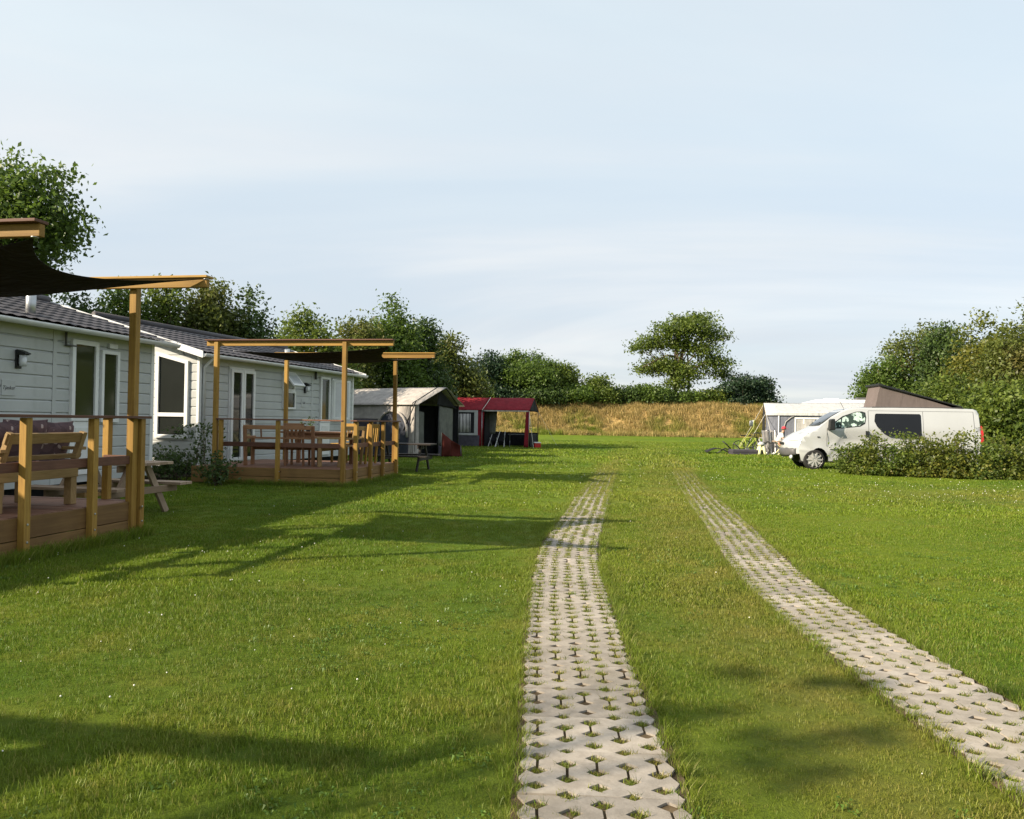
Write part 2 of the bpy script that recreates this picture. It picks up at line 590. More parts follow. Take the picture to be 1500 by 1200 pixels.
def link(name, me, parent=None, bevel=0.0, fix=False, loc=None):
    o = bpy.data.objects.new(name, me)
    COL.objects.link(o)
    if parent is not None:
        o.parent = parent
    if loc is not None:
        o.location = loc
    if bevel:
        b = o.modifiers.new("bevel", 'BEVEL')
        b.width = bevel
        b.segments = 2
        b.limit_method = 'ANGLE'
        b.angle_limit = R(40)
    if fix:
        fixn(me)
    return o


def fixn(me):
    import bmesh
    bm = bmesh.new()
    bm.from_mesh(me)
    bmesh.ops.recalc_face_normals(bm, faces=bm.faces)
    bm.to_mesh(me)
    bm.free()


def solid(o, t, off=-1.0):
    m = o.modifiers.new("thickness", 'SOLIDIFY')
    m.thickness = t
    m.offset = off
    return o


def tag(o, label=None, cat=None, group=None, kind=None):
    for k, v in (("label", label), ("category", cat), ("group", group), ("kind", kind)):
        if v:
            o[k] = v
    return o


def thing(name, loc, rz, label, cat, group=None):
    o = bpy.data.objects.new(name, None)
    COL.objects.link(o)
    o.location = loc
    o.rotation_euler = (0, 0, rz)
    o.empty_display_size = 0.2
    return tag(o, label, cat, group)


def copy_tree(o, loc, rz, label):
    kids = {}
    for x in bpy.data.objects:
        if x.parent is not None:
            kids.setdefault(x.parent.name, []).append(x)

    def rec(src, par):
        c = src.copy()
        COL.objects.link(c)
        if par is not None:
            c.parent = par
        for ch in kids.get(src.name, []):
            rec(ch, c)
        return c
    r = rec(o, None)
    r.location = loc
    r.rotation_euler = (0, 0, rz)
    r['label'] = label
    return r


def np_mesh(name, V, F, mat):
    """V (n,3) array, F (m,k) array of equal sized faces"""
    me = bpy.data.meshes.new(name)
    k = F.shape[1]
    me.vertices.add(len(V))
    me.vertices.foreach_set("co", np.asarray(V, np.float32).ravel())
    me.loops.add(F.size)
    me.loops.foreach_set("vertex_index", F.astype(np.int32).ravel())
    me.polygons.add(len(F))
    me.polygons.foreach_set("loop_start", np.arange(0, F.size, k, dtype=np.int32))
    me.polygons.foreach_set("loop_total", np.full(len(F), k, np.int32))
    me.update(calc_edges=True)
    if mat is not None:
        me.materials.append(mat)
    return me


A10 = R(10)
UX, UY = math.sin(A10), math.cos(A10)      # along the row of homes
NX, NY = math.cos(A10), -math.sin(A10)     # out of the facades, towards the lane

# ------------------------------------------------------------------ tracks (centre lines)
TRL = [(0.33, 1.2), (0.35, 2.85), (0.376, 3.44), (0.392, 4.2), (0.45, 5.88), (0.56, 7.8), (0.68, 9.1), (0.84, 10.25), (1.05, 11.7), (1.62, 15.6), (2.80, 23.4)]
TRR = [(2.24, 1.2), (2.24, 3.4), (2.255, 4.4), (2.28, 5.4), (2.31, 6.1), (2.42, 7.4), (2.64, 8.9), (2.92, 10.6), (3.16, 12.2), (3.75, 16.0), (5.08, 24.0)]


def resample(pts, step):
    P = [Vector((x, y, 0)) for x, y in pts]
    # smooth with a Catmull-Rom through the points
    out = []
    for i in range(len(P) - 1):
        a, b, c, d = P[max(i - 1, 0)], P[i], P[i + 1], P[min(i + 2, len(P) - 1)]
        for k in range(24):
            t = k / 24
            out.append(0.5 * ((2 * b) + (c - a) * t + (2 * a - 5 * b + 4 * c - d) * t * t + (3 * b - a - 3 * c + d) * t ** 3))
    out.append(P[-1])
    res, acc = [(out[0], (out[1] - out[0]).normalized())], 0.0
    for i in range(1, len(out)):
        seg = out[i] - out[i - 1]
        L = seg.length
        while acc + L >= step:
            r = step - acc
            p = out[i - 1] + seg * (r / L)
            res.append((p, seg.normalized()))
            out[i - 1] = p
            seg = out[i] - p
            L = seg.length
            acc = 0.0
        acc += L
    return res


SLAB = 0.4
tracks = [resample(TRL, SLAB), resample(TRR, SLAB)]
TP = [np.array([(p.x, p.y) for p, d in resample(t, 0.15)]) for t in (TRL, TRR)]


def track_dist(xy):
    """signed info: distance to nearest track centre, and to the two lines separately"""
    ds = []
    for P in TP:
        d2 = np.full(len(xy), 1e9)
        for i in range(0, len(P), 64):
            q = P[i:i + 64]
            d2 = np.minimum(d2, ((xy[:, None, :] - q[None]) ** 2).sum(2).min(1))
        ds.append(np.sqrt(d2))
    return ds


def lane_dry(xy):
    """worn, dry grass between and beside the two tracks and beyond their ends"""
    yl = TP[0][:, 1]
    cxl = np.interp(xy[:, 1], yl, TP[0][:, 0])
    cxr = np.interp(xy[:, 1], TP[1][:, 1], TP[1][:, 0])
    over = np.clip(xy[:, 1] - 23.4, 0, 40)
    cxl = cxl + over * 0.17
    cxr = cxr + over * 0.165
    d = np.zeros(len(xy))
    mid = 0.5 * (cxl + cxr)
    w = 0.5 * (cxr - cxl)
    d += 0.42 * np.exp(-((xy[:, 0] - (mid + 0.25 * w)) / (0.55 * w)) ** 2)
    for c in (cxl, cxr):
        d += 0.40 * np.exp(-((xy[:, 0] - c) / 0.42) ** 2) * (1 + 0.9 * (xy[:, 1] > 23.0) * (xy[:, 1] < 32))
    d *= np.clip(1.15 - xy[:, 1] / 60, 0.0, 1)
    # paler worn patch on the right hand lawn
    d += 0.40 * np.exp(-((xy[:, 0] - 11.5) / 5.5) ** 2 - ((xy[:, 1] - 16.5) / 2.2) ** 2)
    d += 0.14 * np.exp(-((xy[:, 0] + 1.3) / 1.2) ** 2 - ((xy[:, 1] - 4) / 4) ** 2)
    return np.clip(d, 0, 1)


# ------------------------------------------------------------------ lawn, one sheet out to the horizon
def axis(lo, hi, step, far):
    core = list(np.arange(lo, hi + 1e-6, step))
    a, b, g = lo, hi, step
    left, right = [], []
    while b < far:
        g *= 1.35
        a -= g
        b += g
        left.append(a)
        right.append(b)
    return np.array(left[::-1] + core + right)


gx, gy = axis(-14, 18, 0.25, 2500), axis(0, 40, 0.3, 2500)
XX, YY = np.meshgrid(gx, gy, indexing='ij')
V = np.stack([XX.ravel(), YY.ravel(), np.zeros(XX.size)], 1)
ny = len(gy)
ii, jj = np.meshgrid(np.arange(len(gx) - 1), np.arange(ny - 1), indexing='ij')
q = (ii * ny + jj).ravel()
F = np.stack([q, q + ny, q + ny + 1, q + 1], 1)
me = np_mesh("lawn", V, F, M['lawn'])
at = me.attributes.new("dry", 'FLOAT', 'POINT')
at.data.foreach_set("value", lane_dry(V[:, :2]).astype(np.float32))
lawn = tag(link("lawn", me), "mown green camping lawn with worn drier grass between the paver tracks", "lawn", kind="structure")

# ------------------------------------------------------------------ dry grass bank
BX = np.linspace(-26, 70, 120)
prof = [(0.0, -0.05), (0.8, 0.45), (2.0, 1.35), (3.4, 2.45), (4.6, 3.15), (5.6, 3.42), (7.0, 3.5), (10.0, 3.45), (30.0, 3.2), (40, -0.1)]
BY0 = 90.0


def bank_z(x, t):
    tt = np.array([p[0] for p in prof])
    zz_ = np.array([p[1] for p in prof])
    return np.interp(t, tt, zz_) * (1.0 + 0.025 * np.sin(x * 0.31) + 0.02 * np.sin(x * 0.83 + 1))


ts = np.array([0, .4, .8, 1.4, 2, 2.7, 3.4, 4, 4.6, 5.1, 5.6, 6.3, 7, 10, 20, 30, 40])
mb = MB()
mb.grid([[(x, BY0 + t - 0.02 * x + 0.5 * math.sin(x * 0.2), float(bank_z(x, t))) for t in ts] for x in BX])
bank = tag(mb.build("grass_bank", M['bank'], smooth=True, fix=True), "long bank of golden dry grass behind the field", "bank", kind="structure")


# ------------------------------------------------------------------ paver tracks
def slab_mesh():
    """0.62 x 0.4 m grass paver: lozenge holes in five columns, the alternate ones half a pitch off, linked by slits"""
    import bmesh
    W, L, H = 0.31, SLAB / 2 - 0.0015, 0.045
    hw, hl, sl = 0.047, 0.036, 0.006
    p = SLAB / 3
    bm = bmesh.new()
    loops = []
    out = []
    ys = np.linspace(-L, L, 7)
    for i, y in enumerate(ys):                      # scalloped long edges
        out.append((W - (0.030 if i % 2 else 0.0), y))
    # far edge with half holes of the odd columns
    for x in (0.12, -0.12):
        out += [(x + hw * 0.9, L), (x, L - hl * 0.8), (x - hw * 0.9, L)]
    for i, y in enumerate(ys[::-1]):
        out.append((-W + (0.030 if i % 2 else 0.0), y))
    for x in (-0.12, 0.12):
        out += [(x - hw * 0.9, -L), (x, -L + hl * 0.8), (x + hw * 0.9, -L)]
    loops.append(out)

    def column(x, ks, slits):
        """holes at the given ys; where slits, neighbours joined into one outline"""
        r, l_ = [], []
        for k, y in enumerate(ks):
            r += [(x + sl, y - hl), (x + hw, y), (x + sl, y + hl)]
            l_ += [(x - sl, y - hl), (x - hw, y), (x - sl, y + hl)]
        return r + l_[::-1]

    def hole(x, y):
        return [(x, y - hl), (x + hw, y), (x, y + hl), (x - hw, y)]
    for x in (-0.24, 0.0, 0.24):
        loops.append(column(x, [0, p * 0.98], True))
        loops.append(hole(x, -p))
    for x in (-0.12, 0.12):
        loops.append(column(x, [-p / 2, p / 2], True))
    from mathutils.geometry import delaunay_2d_cdt
    co, ed = [], []
    for lp in loops:
        b = len(co)
        co += [Vector(p_) for p_ in lp]
        ed += [(b + i, b + (i + 1) % len(lp)) for i in range(len(lp))]

    def inside(x, y, lp):
        c = False
        for i in range(len(lp)):
            (x0, y0), (x1, y1) = lp[i], lp[i - 1]
            if (y0 > y) != (y1 > y) and x < (x1 - x0) * (y - y0) / (y1 - y0) + x0:
                c = not c
        return c
    v2, _e, tris, *_ = delaunay_2d_cdt(co, ed, [], 0, 1e-6)
    vs = [bm.verts.new((v.x, v.y, 0)) for v in v2]
    for t in tris:
        cx_, cy_ = sum(v2[i].x for i in t) / 3, sum(v2[i].y for i in t) / 3
        if inside(cx_, cy_, loops[0]) and not any(inside(cx_, cy_, lp) for lp in loops[1:]):
            bm.faces.new([vs[i] for i in t])
    bm.normal_update()
    top = list(bm.faces)
    r = bmesh.ops.extrude_face_region(bm, geom=top)
    for v in r['geom']:
        if isinstance(v, bmesh.types.BMVert):
            v.co.z += H
    bmesh.ops.delete(bm, geom=[v for v in bm.verts if not v.link_faces], context='VERTS')
    bmesh.ops.recalc_face_normals(bm, faces=bm.faces)
    m = bpy.data.meshes.new("paver_slab")
    bm.to_mesh(m)
    bm.free()
    m.materials.append(M['paver'])
    return m


SLAB_ME = slab_mesh()
SLAB_Z = -0.027
HOLES = []
hole_xy = [(x, y) for x in (-0.24, 0, 0.24) for y in (-SLAB / 3, 0, SLAB / 3)] + [(x, y) for x in (-0.12, 0.12) for y in (-SLAB / 6, SLAB / 6, SLAB / 2)]
for tr, lab in ((tracks[0], "left track of pale concrete grass pavers running straight up the lawn"),
                (tracks[1], "right track of pale concrete grass pavers curving in from the lower right")):
    t = bpy.data.objects.new("paver_track", None)
    COL.objects.link(t)
    tag(t, lab, "paved track", kind="structure")
    for p, d in tr:
        o = link("paver_slab", SLAB_ME, t)
        a = math.atan2(d.y, d.x) - math.pi / 2 + random.gauss(0, 0.006)
        o.location = (p.x + random.gauss(0, 0.004), p.y, SLAB_Z + random.gauss(0, 0.0012))
        o.rotation_euler = (random.gauss(0, 0.003), random.gauss(0, 0.003), a)
        for hx, hy in hole_xy:
            HOLES.append((p.x + hx * math.cos(a) - hy * math.sin(a), p.y + hx * math.sin(a) + hy * math.cos(a)))
HOLES = np.array(HOLES)

# ------------------------------------------------------------------ mobile homes
# local frame of a home: +X out of the long facade, +Y along it, origin at the far / near facade corner on the ground
PITCH = 0.182
Z0, ZE, RIDGE_X, ZR = 0.34, 2.74, -2.4, 3.52
SLOPE = (ZR - ZE) / (0.25 - RIDGE_X)


def board_mesh(L, mat=None):
    """one lapped siding board, length along +Y from 0, face towards +X, bottom at z 0"""
    p = [(0.0, 0.0), (0.022, 0.0), (0.022, PITCH - 0.034), (0.006, PITCH - 0.012), (0.0, PITCH - 0.012)]
    mb = MB()
    mb.prism([(x, 0, z) for x, z in p], (0, L, 0))
    return mb.mesh("siding_board", mat or M['siding'])


def wall_boards(parent, segs, z0, n, rot=0.0, off=(0, 0), clip=None):
    """segs: (y0, y1) pieces of the wall between vertical joints; clip(z) gives the far end for boards under a roof slope"""
    for a, b in segs:
        me = None
        for k in range(n):
            z = z0 + k * PITCH
            bb = b if clip is None else min(b, clip(z + PITCH))
            if bb - a < 0.05:
                continue
            if me is None or clip is not None:
                me = board_mesh(bb - a - 0.006)
            o = link("siding_board", me, parent)
            o.rotation_euler = (0, 0, rot)
            o.location = (off[0] - a * math.sin(rot), off[1] + a * math.cos(rot), z)


def roof_sheet(y0, y1, side):
    """metal tile sheet, side +1 towards the lane, -1 away; stepped rows and a wave along the length"""
    rows, step = 8, 1.0 / 8
    ys = np.arange(y0, y1 + 1e-6, 0.055)
    half = 0.27 - RIDGE_X
    P = []
    for r in range(rows):
        for e, lift in ((0.0, 0.0), (1.0, 0.045)):
            s_ = (r + e) * step
            x = RIDGE_X + side * half * s_
            z = ZR - SLOPE * half * s_ + lift * 0.5
            P.append([(x, y, z + 0.009 * math.cos(2 * math.pi * y / 0.22)) for y in ys])
    return P


def window(parent, o, ax, nrm, w, h, fr=0.06, pane='pane', trans=None, slant=0.0, name="window", depth=0.05):
    """frame of four bars standing proud of the wall with a pane in it. o: lower left corner, ax: direction of the width, nrm: outward.
    slant: how much the top edge falls from the start to the end"""
    o, ax, n = Vector(o), Vector(ax).normalized(), Vector(nrm).normalized()
    up = Vector((0, 0, 1))

    def pt(u, v, d):
        return o + ax * u + up * v + n * d
    mb = MB()

    def ht(u):
        return h - slant * u / w

    def quad(u0, u1, va0, va1, vb0, vb1):
        mb.prism([pt(u0, va0, -0.02), pt(u1, vb0, -0.02), pt(u1, vb1, -0.02), pt(u0, va1, -0.02)], n * (depth + 0.02))
    quad(0, fr, 0, ht(0), 0, ht(fr))
    quad(w - fr, w, 0, ht(w - fr), 0, ht(w))
    quad(fr, w - fr, 0, fr, 0, fr)
    quad(fr, w - fr, ht(fr) - fr, ht(fr), ht(w - fr) - fr, ht(w - fr))
    if trans:
        quad(fr, w - fr, trans - fr / 2, trans + fr / 2, trans - fr / 2, trans + fr / 2)
    f = mb.build(name, M['trim'], parent, bevel=0.006, fix=True)
    spans = [(fr, trans - fr / 2), (trans + fr / 2, None)] if trans else [(fr, None)]
    for a, b in spans:
        g = MB()
        b0 = ht(fr) - fr if b is None else b
        b1 = ht(w - fr) - fr if b is None else b
        g.prism([pt(fr - 0.004, a - 0.004, 0.004), pt(w - fr + 0.004, a - 0.004, 0.004), pt(w - fr + 0.004, b1 + 0.004, 0.004), pt(fr - 0.004, b0 + 0.004, 0.004)], n * 0.012)
        g.build("pane", M[pane], f, fix=True)
    return f


def wall_lamp(parent, y, z):
    mb = MB()
    mb.box(0.022, 0.05, y - 0.05, y + 0.05, z - 0.13, z + 0.13)
    mb.box(0.05, 0.17, y - 0.055, y + 0.055, z + 0.06, z + 0.10)
    mb.prism([(0.05, y - 0.06, z + 0.10), (0.19, y - 0.06, z + 0.07), (0.19, y - 0.06, z + 0.09), (0.05, y - 0.06, z + 0.14)], (0, 0.12, 0))
    o = mb.build("wall_lamp", M['black'], parent, bevel=0.006, fix=True)
    MB().lathe([(0.0, -0.10), (0.042, -0.10), (0.05, -0.06), (0.05, 0.06), (0.0, 0.06)], (0.11, y, z), (0, 0, 1), 14).build("lamp_glass", M['lamp'], o, smooth=True)


def name_plate(parent, y, z, text):
    o = MB().box(0.022, 0.034, y - 0.12, y + 0.12, z - 0.11, z + 0.11).build("name_plate", M['siding'], parent, bevel=0.004)
    cu = bpy.data.curves.new("plate_lettering", 'FONT')
    cu.body = text
    cu.size = 0.075
    cu.shear = 0.25
    cu.extrude = 0.0015
    cu.align_x = 'CENTER'
    cu.align_y = 'CENTER'
    cu.materials.append(M['bumper'])
    tmp = bpy.data.objects.new("plate_lettering", cu)
    me = bpy.data.meshes.new_from_object(tmp)
    bpy.data.objects.remove(tmp)
    t = link("plate_lettering", me, o)
    t.location = (0.036, y, z)
    t.rotation_euler = (R(90), 0, R(90))


def home_shell(t, ya, yb, boards_lane, gable_near=None):
    """walls, roof, gutter and trims; the home stands from y = ya to yb"""
    xb = 2 * RIDGE_X
    zi = ZE - 0.0
    core = [(-0.004, Z0), (-0.004, zi + 0.02), (RIDGE_X, ZR - 0.10), (xb + 0.004, zi + 0.02), (xb + 0.004, Z0)]
    mb = MB()
    mb.prism([(x, ya + 0.004, z) for x, z in core], (0, yb - ya - 0.008, 0))
    mb.build("wall", M['siding'], t, fix=True)
    MB().box(xb + 0.25, -0.25, ya + 0.3, yb - 0.3, 0.0, Z0 - 0.002).build("under_shade", M['under'], t)  # solid near-black box stands in for the shade in the gap below the floor
    n = int((ZE - Z0) / PITCH)
    wall_boards(t, boards_lane, Z0, n)
    # corner trims
    for y in (ya, yb):
        MB().box(-0.03, 0.034, y - 0.034 if y == ya else y - 0.05, y + 0.05 if y == ya else y + 0.034, Z0 - 0.02, ZE - 0.02).build("corner_trim", M['trim'], t, bevel=0.006)
    # roof
    r = MB()
    r.grid(roof_sheet(ya - 0.28, yb + 0.28, 1))
    r.grid(roof_sheet(ya - 0.28, yb + 0.28, -1))
    roof = r.build("roof", M['roof'], t, smooth=False)
    MB().tube([(RIDGE_X, ya - 0.3, ZR + 0.035), (RIDGE_X, yb + 0.3, ZR + 0.035)], 0.075, 10).build("ridge_cap", M['roof'], roof, smooth=True)
    # barge boards
    for y, s_ in ((ya - 0.29, -1), (yb + 0.29, 1)):
        mb = MB()
        for x1 in (0.30, 2 * RIDGE_X - 0.30):
            z1 = ZR - SLOPE * abs(x1 - RIDGE_X)
            mb.prism([(RIDGE_X, y, ZR + 0.03), (x1, y, z1 + 0.03), (x1, y, z1 - 0.11), (RIDGE_X, y, ZR - 0.11)], (0, 0.022 * s_, 0))
        mb.build("barge_board", M['trim'], roof, fix=True)
        mb = MB()
        for x1 in (0.25, 2 * RIDGE_X - 0.25):
            z1 = ZR - SLOPE * abs(x1 - RIDGE_X)
            yy = (ya - 0.27, ya) if s_ < 0 else (yb, yb + 0.27)
            mb.prism([(RIDGE_X, yy[0], ZR - 0.03), (x1, yy[0], z1 - 0.03), (x1, yy[0], z1 - 0.05), (RIDGE_X, yy[0], ZR - 0.05)], (0, yy[1] - yy[0], 0))
        mb.build("soffit", M['gutter'], roof, fix=True)
    # gutter on the lane side: open half round
    pf = [(0.25 + 0.065 + 0.065 * math.cos(a), ZE - 0.035 + 0.07 * math.sin(a)) for a in np.linspace(math.pi, 2 * math.pi, 9)]
    mb = MB()
    mb.grid([[(x, y, z) for x, z in pf] for y in (ya - 0.30, yb + 0.30)])
    solid(mb.build("gutter", M['gutter'], t, smooth=True), 0.006)
    MB().box(0.0, 0.25, ya - 0.02, yb + 0.02, ZE - 0.065, ZE - 0.05).build("eaves_soffit", M['gutter'], t)
    MB().box(0.001, 0.02, ya, yb, Z0 + n * PITCH, ZE - 0.064).build("frieze_board", M['siding'], t)
    return roof


# first home
K = 1.11
H1 = thing("mobile_home", (-6.49 * K, 14.47 * K, 1.4 - 1.4 * K), -A10, "nearest pale grey mobile home with lapped siding, behind the first deck", "mobile home", "mobile homes in a row on the left")
H1.scale = (K, K, K)
roof1 = home_shell(H1, -11.2, 0.0, [(-11.2, -7.0), (-7.0, -2.44), (-2.36, 0.0)])
MB().box(0.002, 0.026, -2.44, -2.36, Z0, ZE - 0.065).build("joint_strip", M['siding'], H1)
window(H1, (0.022, -2.08, 1.30), (0, 1, 0), (1, 0, 0), 0.60, 1.27, 0.075, 'panegreen')
dr = MB().box(0.0, 0.055, -2.08, -1.48, 0.46, 1.295).build("door", M['trim'], H1, bevel=0.006)
MB().box(0.055, 0.062, -1.98, -1.58, 0.58, 1.20).build("door_panel", M['gutter'], dr, bevel=0.003)
MB().box(0.055, 0.10, -1.56, -1.53, 1.22, 1.36).build("door_handle", M['black'], dr)
window(H1, (0.022, -1.40, 1.28), (0, 1, 0), (1, 0, 0), 0.44, 1.18, 0.06, 'panegreen')
wall_lamp(H1, -3.12, 2.17)
name_plate(H1, -3.28, 1.76, "Tjasker")
MB().tube([(0.06, -2.22, 2.66), (0.06, -2.22, 2.46), (0.06, -2.0, 2.46)], 0.018, 8).build("cable_bracket", M['bumper'], H1, smooth=True)
MB().box(0.022, 0.07, -1.22, -1.02, 2.50, 2.58).build("alarm_box", M['trim'], H1, bevel=0.01)
ch = MB()
ch.tube([(-0.28, -2.55, 2.75), (-0.28, -2.55, 3.32)], 0.07, 14)
ch.build("flue_pipe", M['steel'], roof1, smooth=True)
MB().tube([(-0.28, -2.55, 3.32), (-0.28, -2.55, 3.5)], 0.085, 14).build("flue_cowl", M['black'], roof1, smooth=True)
MB().box(0.05, 0.5, -2.3, -1.2, 0.0, 0.3).build("door_step", M['fascia'], H1, bevel=0.008)

# second home, turned a little more towards the lane
A14 = R(14.5)
H2 = thing("mobile_home", (-6.60 * K, 16.95 * K, 1.4 - 1.4 * K), -A14, "farther pale grey mobile home with tall slanted gable window and open casement", "mobile home", "mobile homes in a row on the left")
H2.scale = (K, K, K)
roof2 = home_shell(H2, 0.0, 7.3, [(0.0, 1.02), (2.06, 4.78), (4.86, 7.3)])
n2 = int((ZE - Z0) / PITCH)
wall_boards(H2, [(1.02, 2.06)], Z0 + 12 * PITCH, n2 - 12)
MB().box(0.002, 0.026, 4.78, 4.86, Z0, ZE - 0.065).build("joint_strip", M['siding'], H2)


def gclip(z):
    return (ZR - 0.12 - z) / SLOPE + RIDGE_X


for k in range(18):                      # near gable, boards run across under the slope
    z = Z0 + k * PITCH
    hw = min(2.4, (ZR - 0.10 - (z + PITCH * 0.6)) / SLOPE)
    if hw < 0.1:
        continue
    me = board_mesh(2 * hw - 0.08)
    o = link("siding_board", me, H2)
    o.rotation_euler = (0, 0, R(-90))
    o.location = (RIDGE_X - hw + 0.04, 0, z)
window(H2, (-1.02, -0.022, 0.93), (1, 0, 0), (0, -1, 0), 0.80, 1.84, 0.08, 'pane', trans=0.50, slant=0.20)
MB().box(-3.1, -2.1, -0.05, -0.01, 0.95, 2.6).build("window", M['trim'], H2, bevel=0.006)
# french door: two leaves
fd = MB().box(0.0, 0.03, 1.04, 2.05, 0.38, 2.53).build("door_frame", M['trim'], H2, bevel=0.006)
for y in (1.07, 1.55):
    window(H2, (0.03, y, 0.42), (0, 1, 0), (1, 0, 0), 0.47, 2.06, 0.075, 'pane', name="door")
# top hung window, upper light tilted open
window(H2, (0.022, 3.30, 1.62), (0, 1, 0), (1, 0, 0), 0.60, 0.46, 0.05, 'panegreen')
fr = MB().box(0.0, 0.05, 3.30, 3.90, 2.08, 2.14)
fr.box(0.0, 0.05, 3.30, 3.36, 2.14, 2.52).box(0.0, 0.05, 3.84, 3.90, 2.14, 2.52).box(0.0, 0.05, 3.30, 3.90, 2.52, 2.57)
fr = fr.build("window", M['trim'], H2)
MB().box(0.0, 0.01, 3.36, 3.84, 2.14, 2.52).build("pane", M['pane'], fr)
cs = bpy.data.objects.new("open_sash", MB().box(-0.02, 0.02, 0, 0.56, -0.42, -0.36).box(-0.02, 0.02, 0, 0.05, -0.36, 0).box(-0.02, 0.02, 0.51, 0.56, -0.36, 0).box(-0.02, 0.02, 0.05, 0.51, -0.05, 0).mesh("open_sash", M['trim']))
COL.objects.link(cs)
cs.parent = H2
cs.location = (0.06, 3.32, 2.53)
cs.rotation_euler = (0, R(-40), 0)
MB().box(-0.006, 0.006, 0.05, 0.51, -0.36, -0.05).build("pane", M['lamp'], cs)
wall_lamp(H2, 4.42, 2.19)
name_plate(H2, 4.36, 1.80, "Tjalk")
window(H2, (0.022, 5.24, 1.30), (0, 1, 0), (1, 0, 0), 0.56, 1.25, 0.07, 'panegreen')
dr = MB().box(0.0, 0.055, 5.24, 5.80, 0.40, 1.295).build("door", M['trim'], H2, bevel=0.006)
MB().box(0.055, 0.062, 5.33, 5.71, 0.52, 1.2).build("door_panel", M['gutter'], dr, bevel=0.003)
window(H2, (0.022, 5.90, 1.34), (0, 1, 0), (1, 0, 0), 0.62, 1.18, 0.06, 'pane')
cs2 = bpy.data.objects.new("open_sash", MB().box(-0.02, 0.02, 0, 0.5, 0, 0.06).box(-0.02, 0.02, 0, 0.5, 1.04, 1.1).box(-0.02, 0.02, 0, 0.06, 0.06, 1.04).box(-0.02, 0.02, 0.44, 0.5, 0.06, 1.04).mesh("open_sash", M['trim']))
COL.objects.link(cs2)
cs2.parent = H2
cs2.location = (0.07, 5.95, 1.38)
cs2.rotation_euler = (0, 0, R(-42))
MB().box(-0.006, 0.006, 0.06, 0.44, 0.06, 1.04).build("pane", M['lamp'], cs2)
MB().tube([(0.06, 4.95, 2.66), (0.06, 4.95, 2.45)], 0.03, 8).build("cable_bracket", M['bumper'], H2, smooth=True)
MB().box(0.022, 0.07, 6.6, 6.75, 2.42, 2.52).build("alarm_box", M['trim'], H2, bevel=0.01)
dp = MB().tube([(0.30, 0.08, ZE - 0.08), (0.06, 0.10, ZE - 0.3), (0.06, 0.10, Z0)], 0.033, 10)
dp.build("downpipe", M['gutter'], H2, smooth=True)
MB().tube([(-1.2, 5.6, 3.1), (-1.2, 5.6, 3.34)], 0.07, 12).build("flue_pipe", M['trim'], roof2, smooth=True)


# ------------------------------------------------------------------ decks
# local frame of a deck: origin at the lane side corner on the ground, x from -depth to 0, y along the lane side
def deck(loc, rz, depth, y0, y1, zf, zr, lane_posts, label, near=None, far=None, home_posts=()):
    t = thing("wooden_deck", loc, rz, label, "deck", "wooden decks of the homes")
    bw = 0.138
    n = int((y1 - y0 - 0.02) / (bw + 0.006))
    me = MB().box(-depth, -0.034, 0, bw, zf - 0.028, zf).mesh("floor_board", M['floorwood'])
    for k in range(n):
        o = link("floor_board", me, t, loc=(random.uniform(-.004, .004), y0 + 0.02 + k * (bw + 0.006), random.uniform(-0.002, 0.002)))
    MB().box(-depth + 0.1, -0.05, y0 + 0.05, y1 - 0.05, zf - 0.16, zf - 0.03).build("joist_frame", M['fascia'], t)
    zs = [0.02, 0.17, zf - 0.002] if zf < 0.39 else [0.02, 0.188, zf - 0.002]
    for a, b in zip(zs[:-1], zs[1:]):
        MB().box(-0.030, 0.0, y0, y1, a + 0.004, b - 0.004).build("fascia_board", M['fascia'], t, bevel=0.004)
        MB().box(-depth, -0.032, y1 - 0.03, y1, a + 0.004, b - 0.004).build("fascia_board", M['fascia'], t, bevel=0.004)
        MB().box(-depth, -0.032, y0, y0 + 0.03, a + 0.004, b - 0.004).build("fascia_board", M['fascia'], t, bevel=0.004)
    P = 0.078

    def post(x, y, z0=0.02, z1=None):
        tw = random.uniform(-0.004, 0.004)
        po = MB().box(x, x + P, y + tw, y + P + tw, z0, z1 or zr - 0.032).build("rail_post", M['pine'], t, bevel=0.005)
        bo = MB()
        for zb in (zf - 0.07, zf - 0.24):
            bo.lathe([(0.0, 0.008), (0.011, 0.006), (0.012, 0.0)], (x + P, y + P / 2 + tw, zb), (1, 0, 0), 8)
        bo.build("bolt_heads", M['steel'], po)

    for y in lane_posts:
        post(0.002, y - P / 2)
    ys = sorted(lane_posts)
    MB().box(-0.045, 0.105, ys[0] - 0.12, ys[-1] + 0.12, zr - 0.030, zr).build("handrail", M['hardwood'], t, bevel=0.005)
    zm = zf + 0.43
    for a, b in zip(ys[:-1], ys[1:]):
        MB().box(-0.034, -0.001, a + 0.002, b - 0.002, zm, zm + 0.095).build("mid_rail", M['hardwood'], t, bevel=0.004)
    for side, xs in ((near, y0), (far, y1)):
        if side is None:
            continue
        yy = y0 - P - 0.002 if side is near else y1 - P - 0.03
        for x in side:
            post(x, yy, 0.02 if side is near else zf)
        lo = min(side)
        MB().box(lo - 0.05, -0.047, yy - 0.03, yy + 0.115, zr - 0.030, zr).build("handrail", M['hardwood'], t, bevel=0.005)
        yr = yy + P + 0.001 if side is near else yy - 0.034
        xs_ = sorted(side) + [0.0]
        for a, b in zip(xs_[:-1], xs_[1:]):
            MB().box(a + P / 2, b - 0.036, yr, yr + 0.033, zm, zm + 0.095).build("mid_rail", M['hardwood'], t, bevel=0.004)
    return t


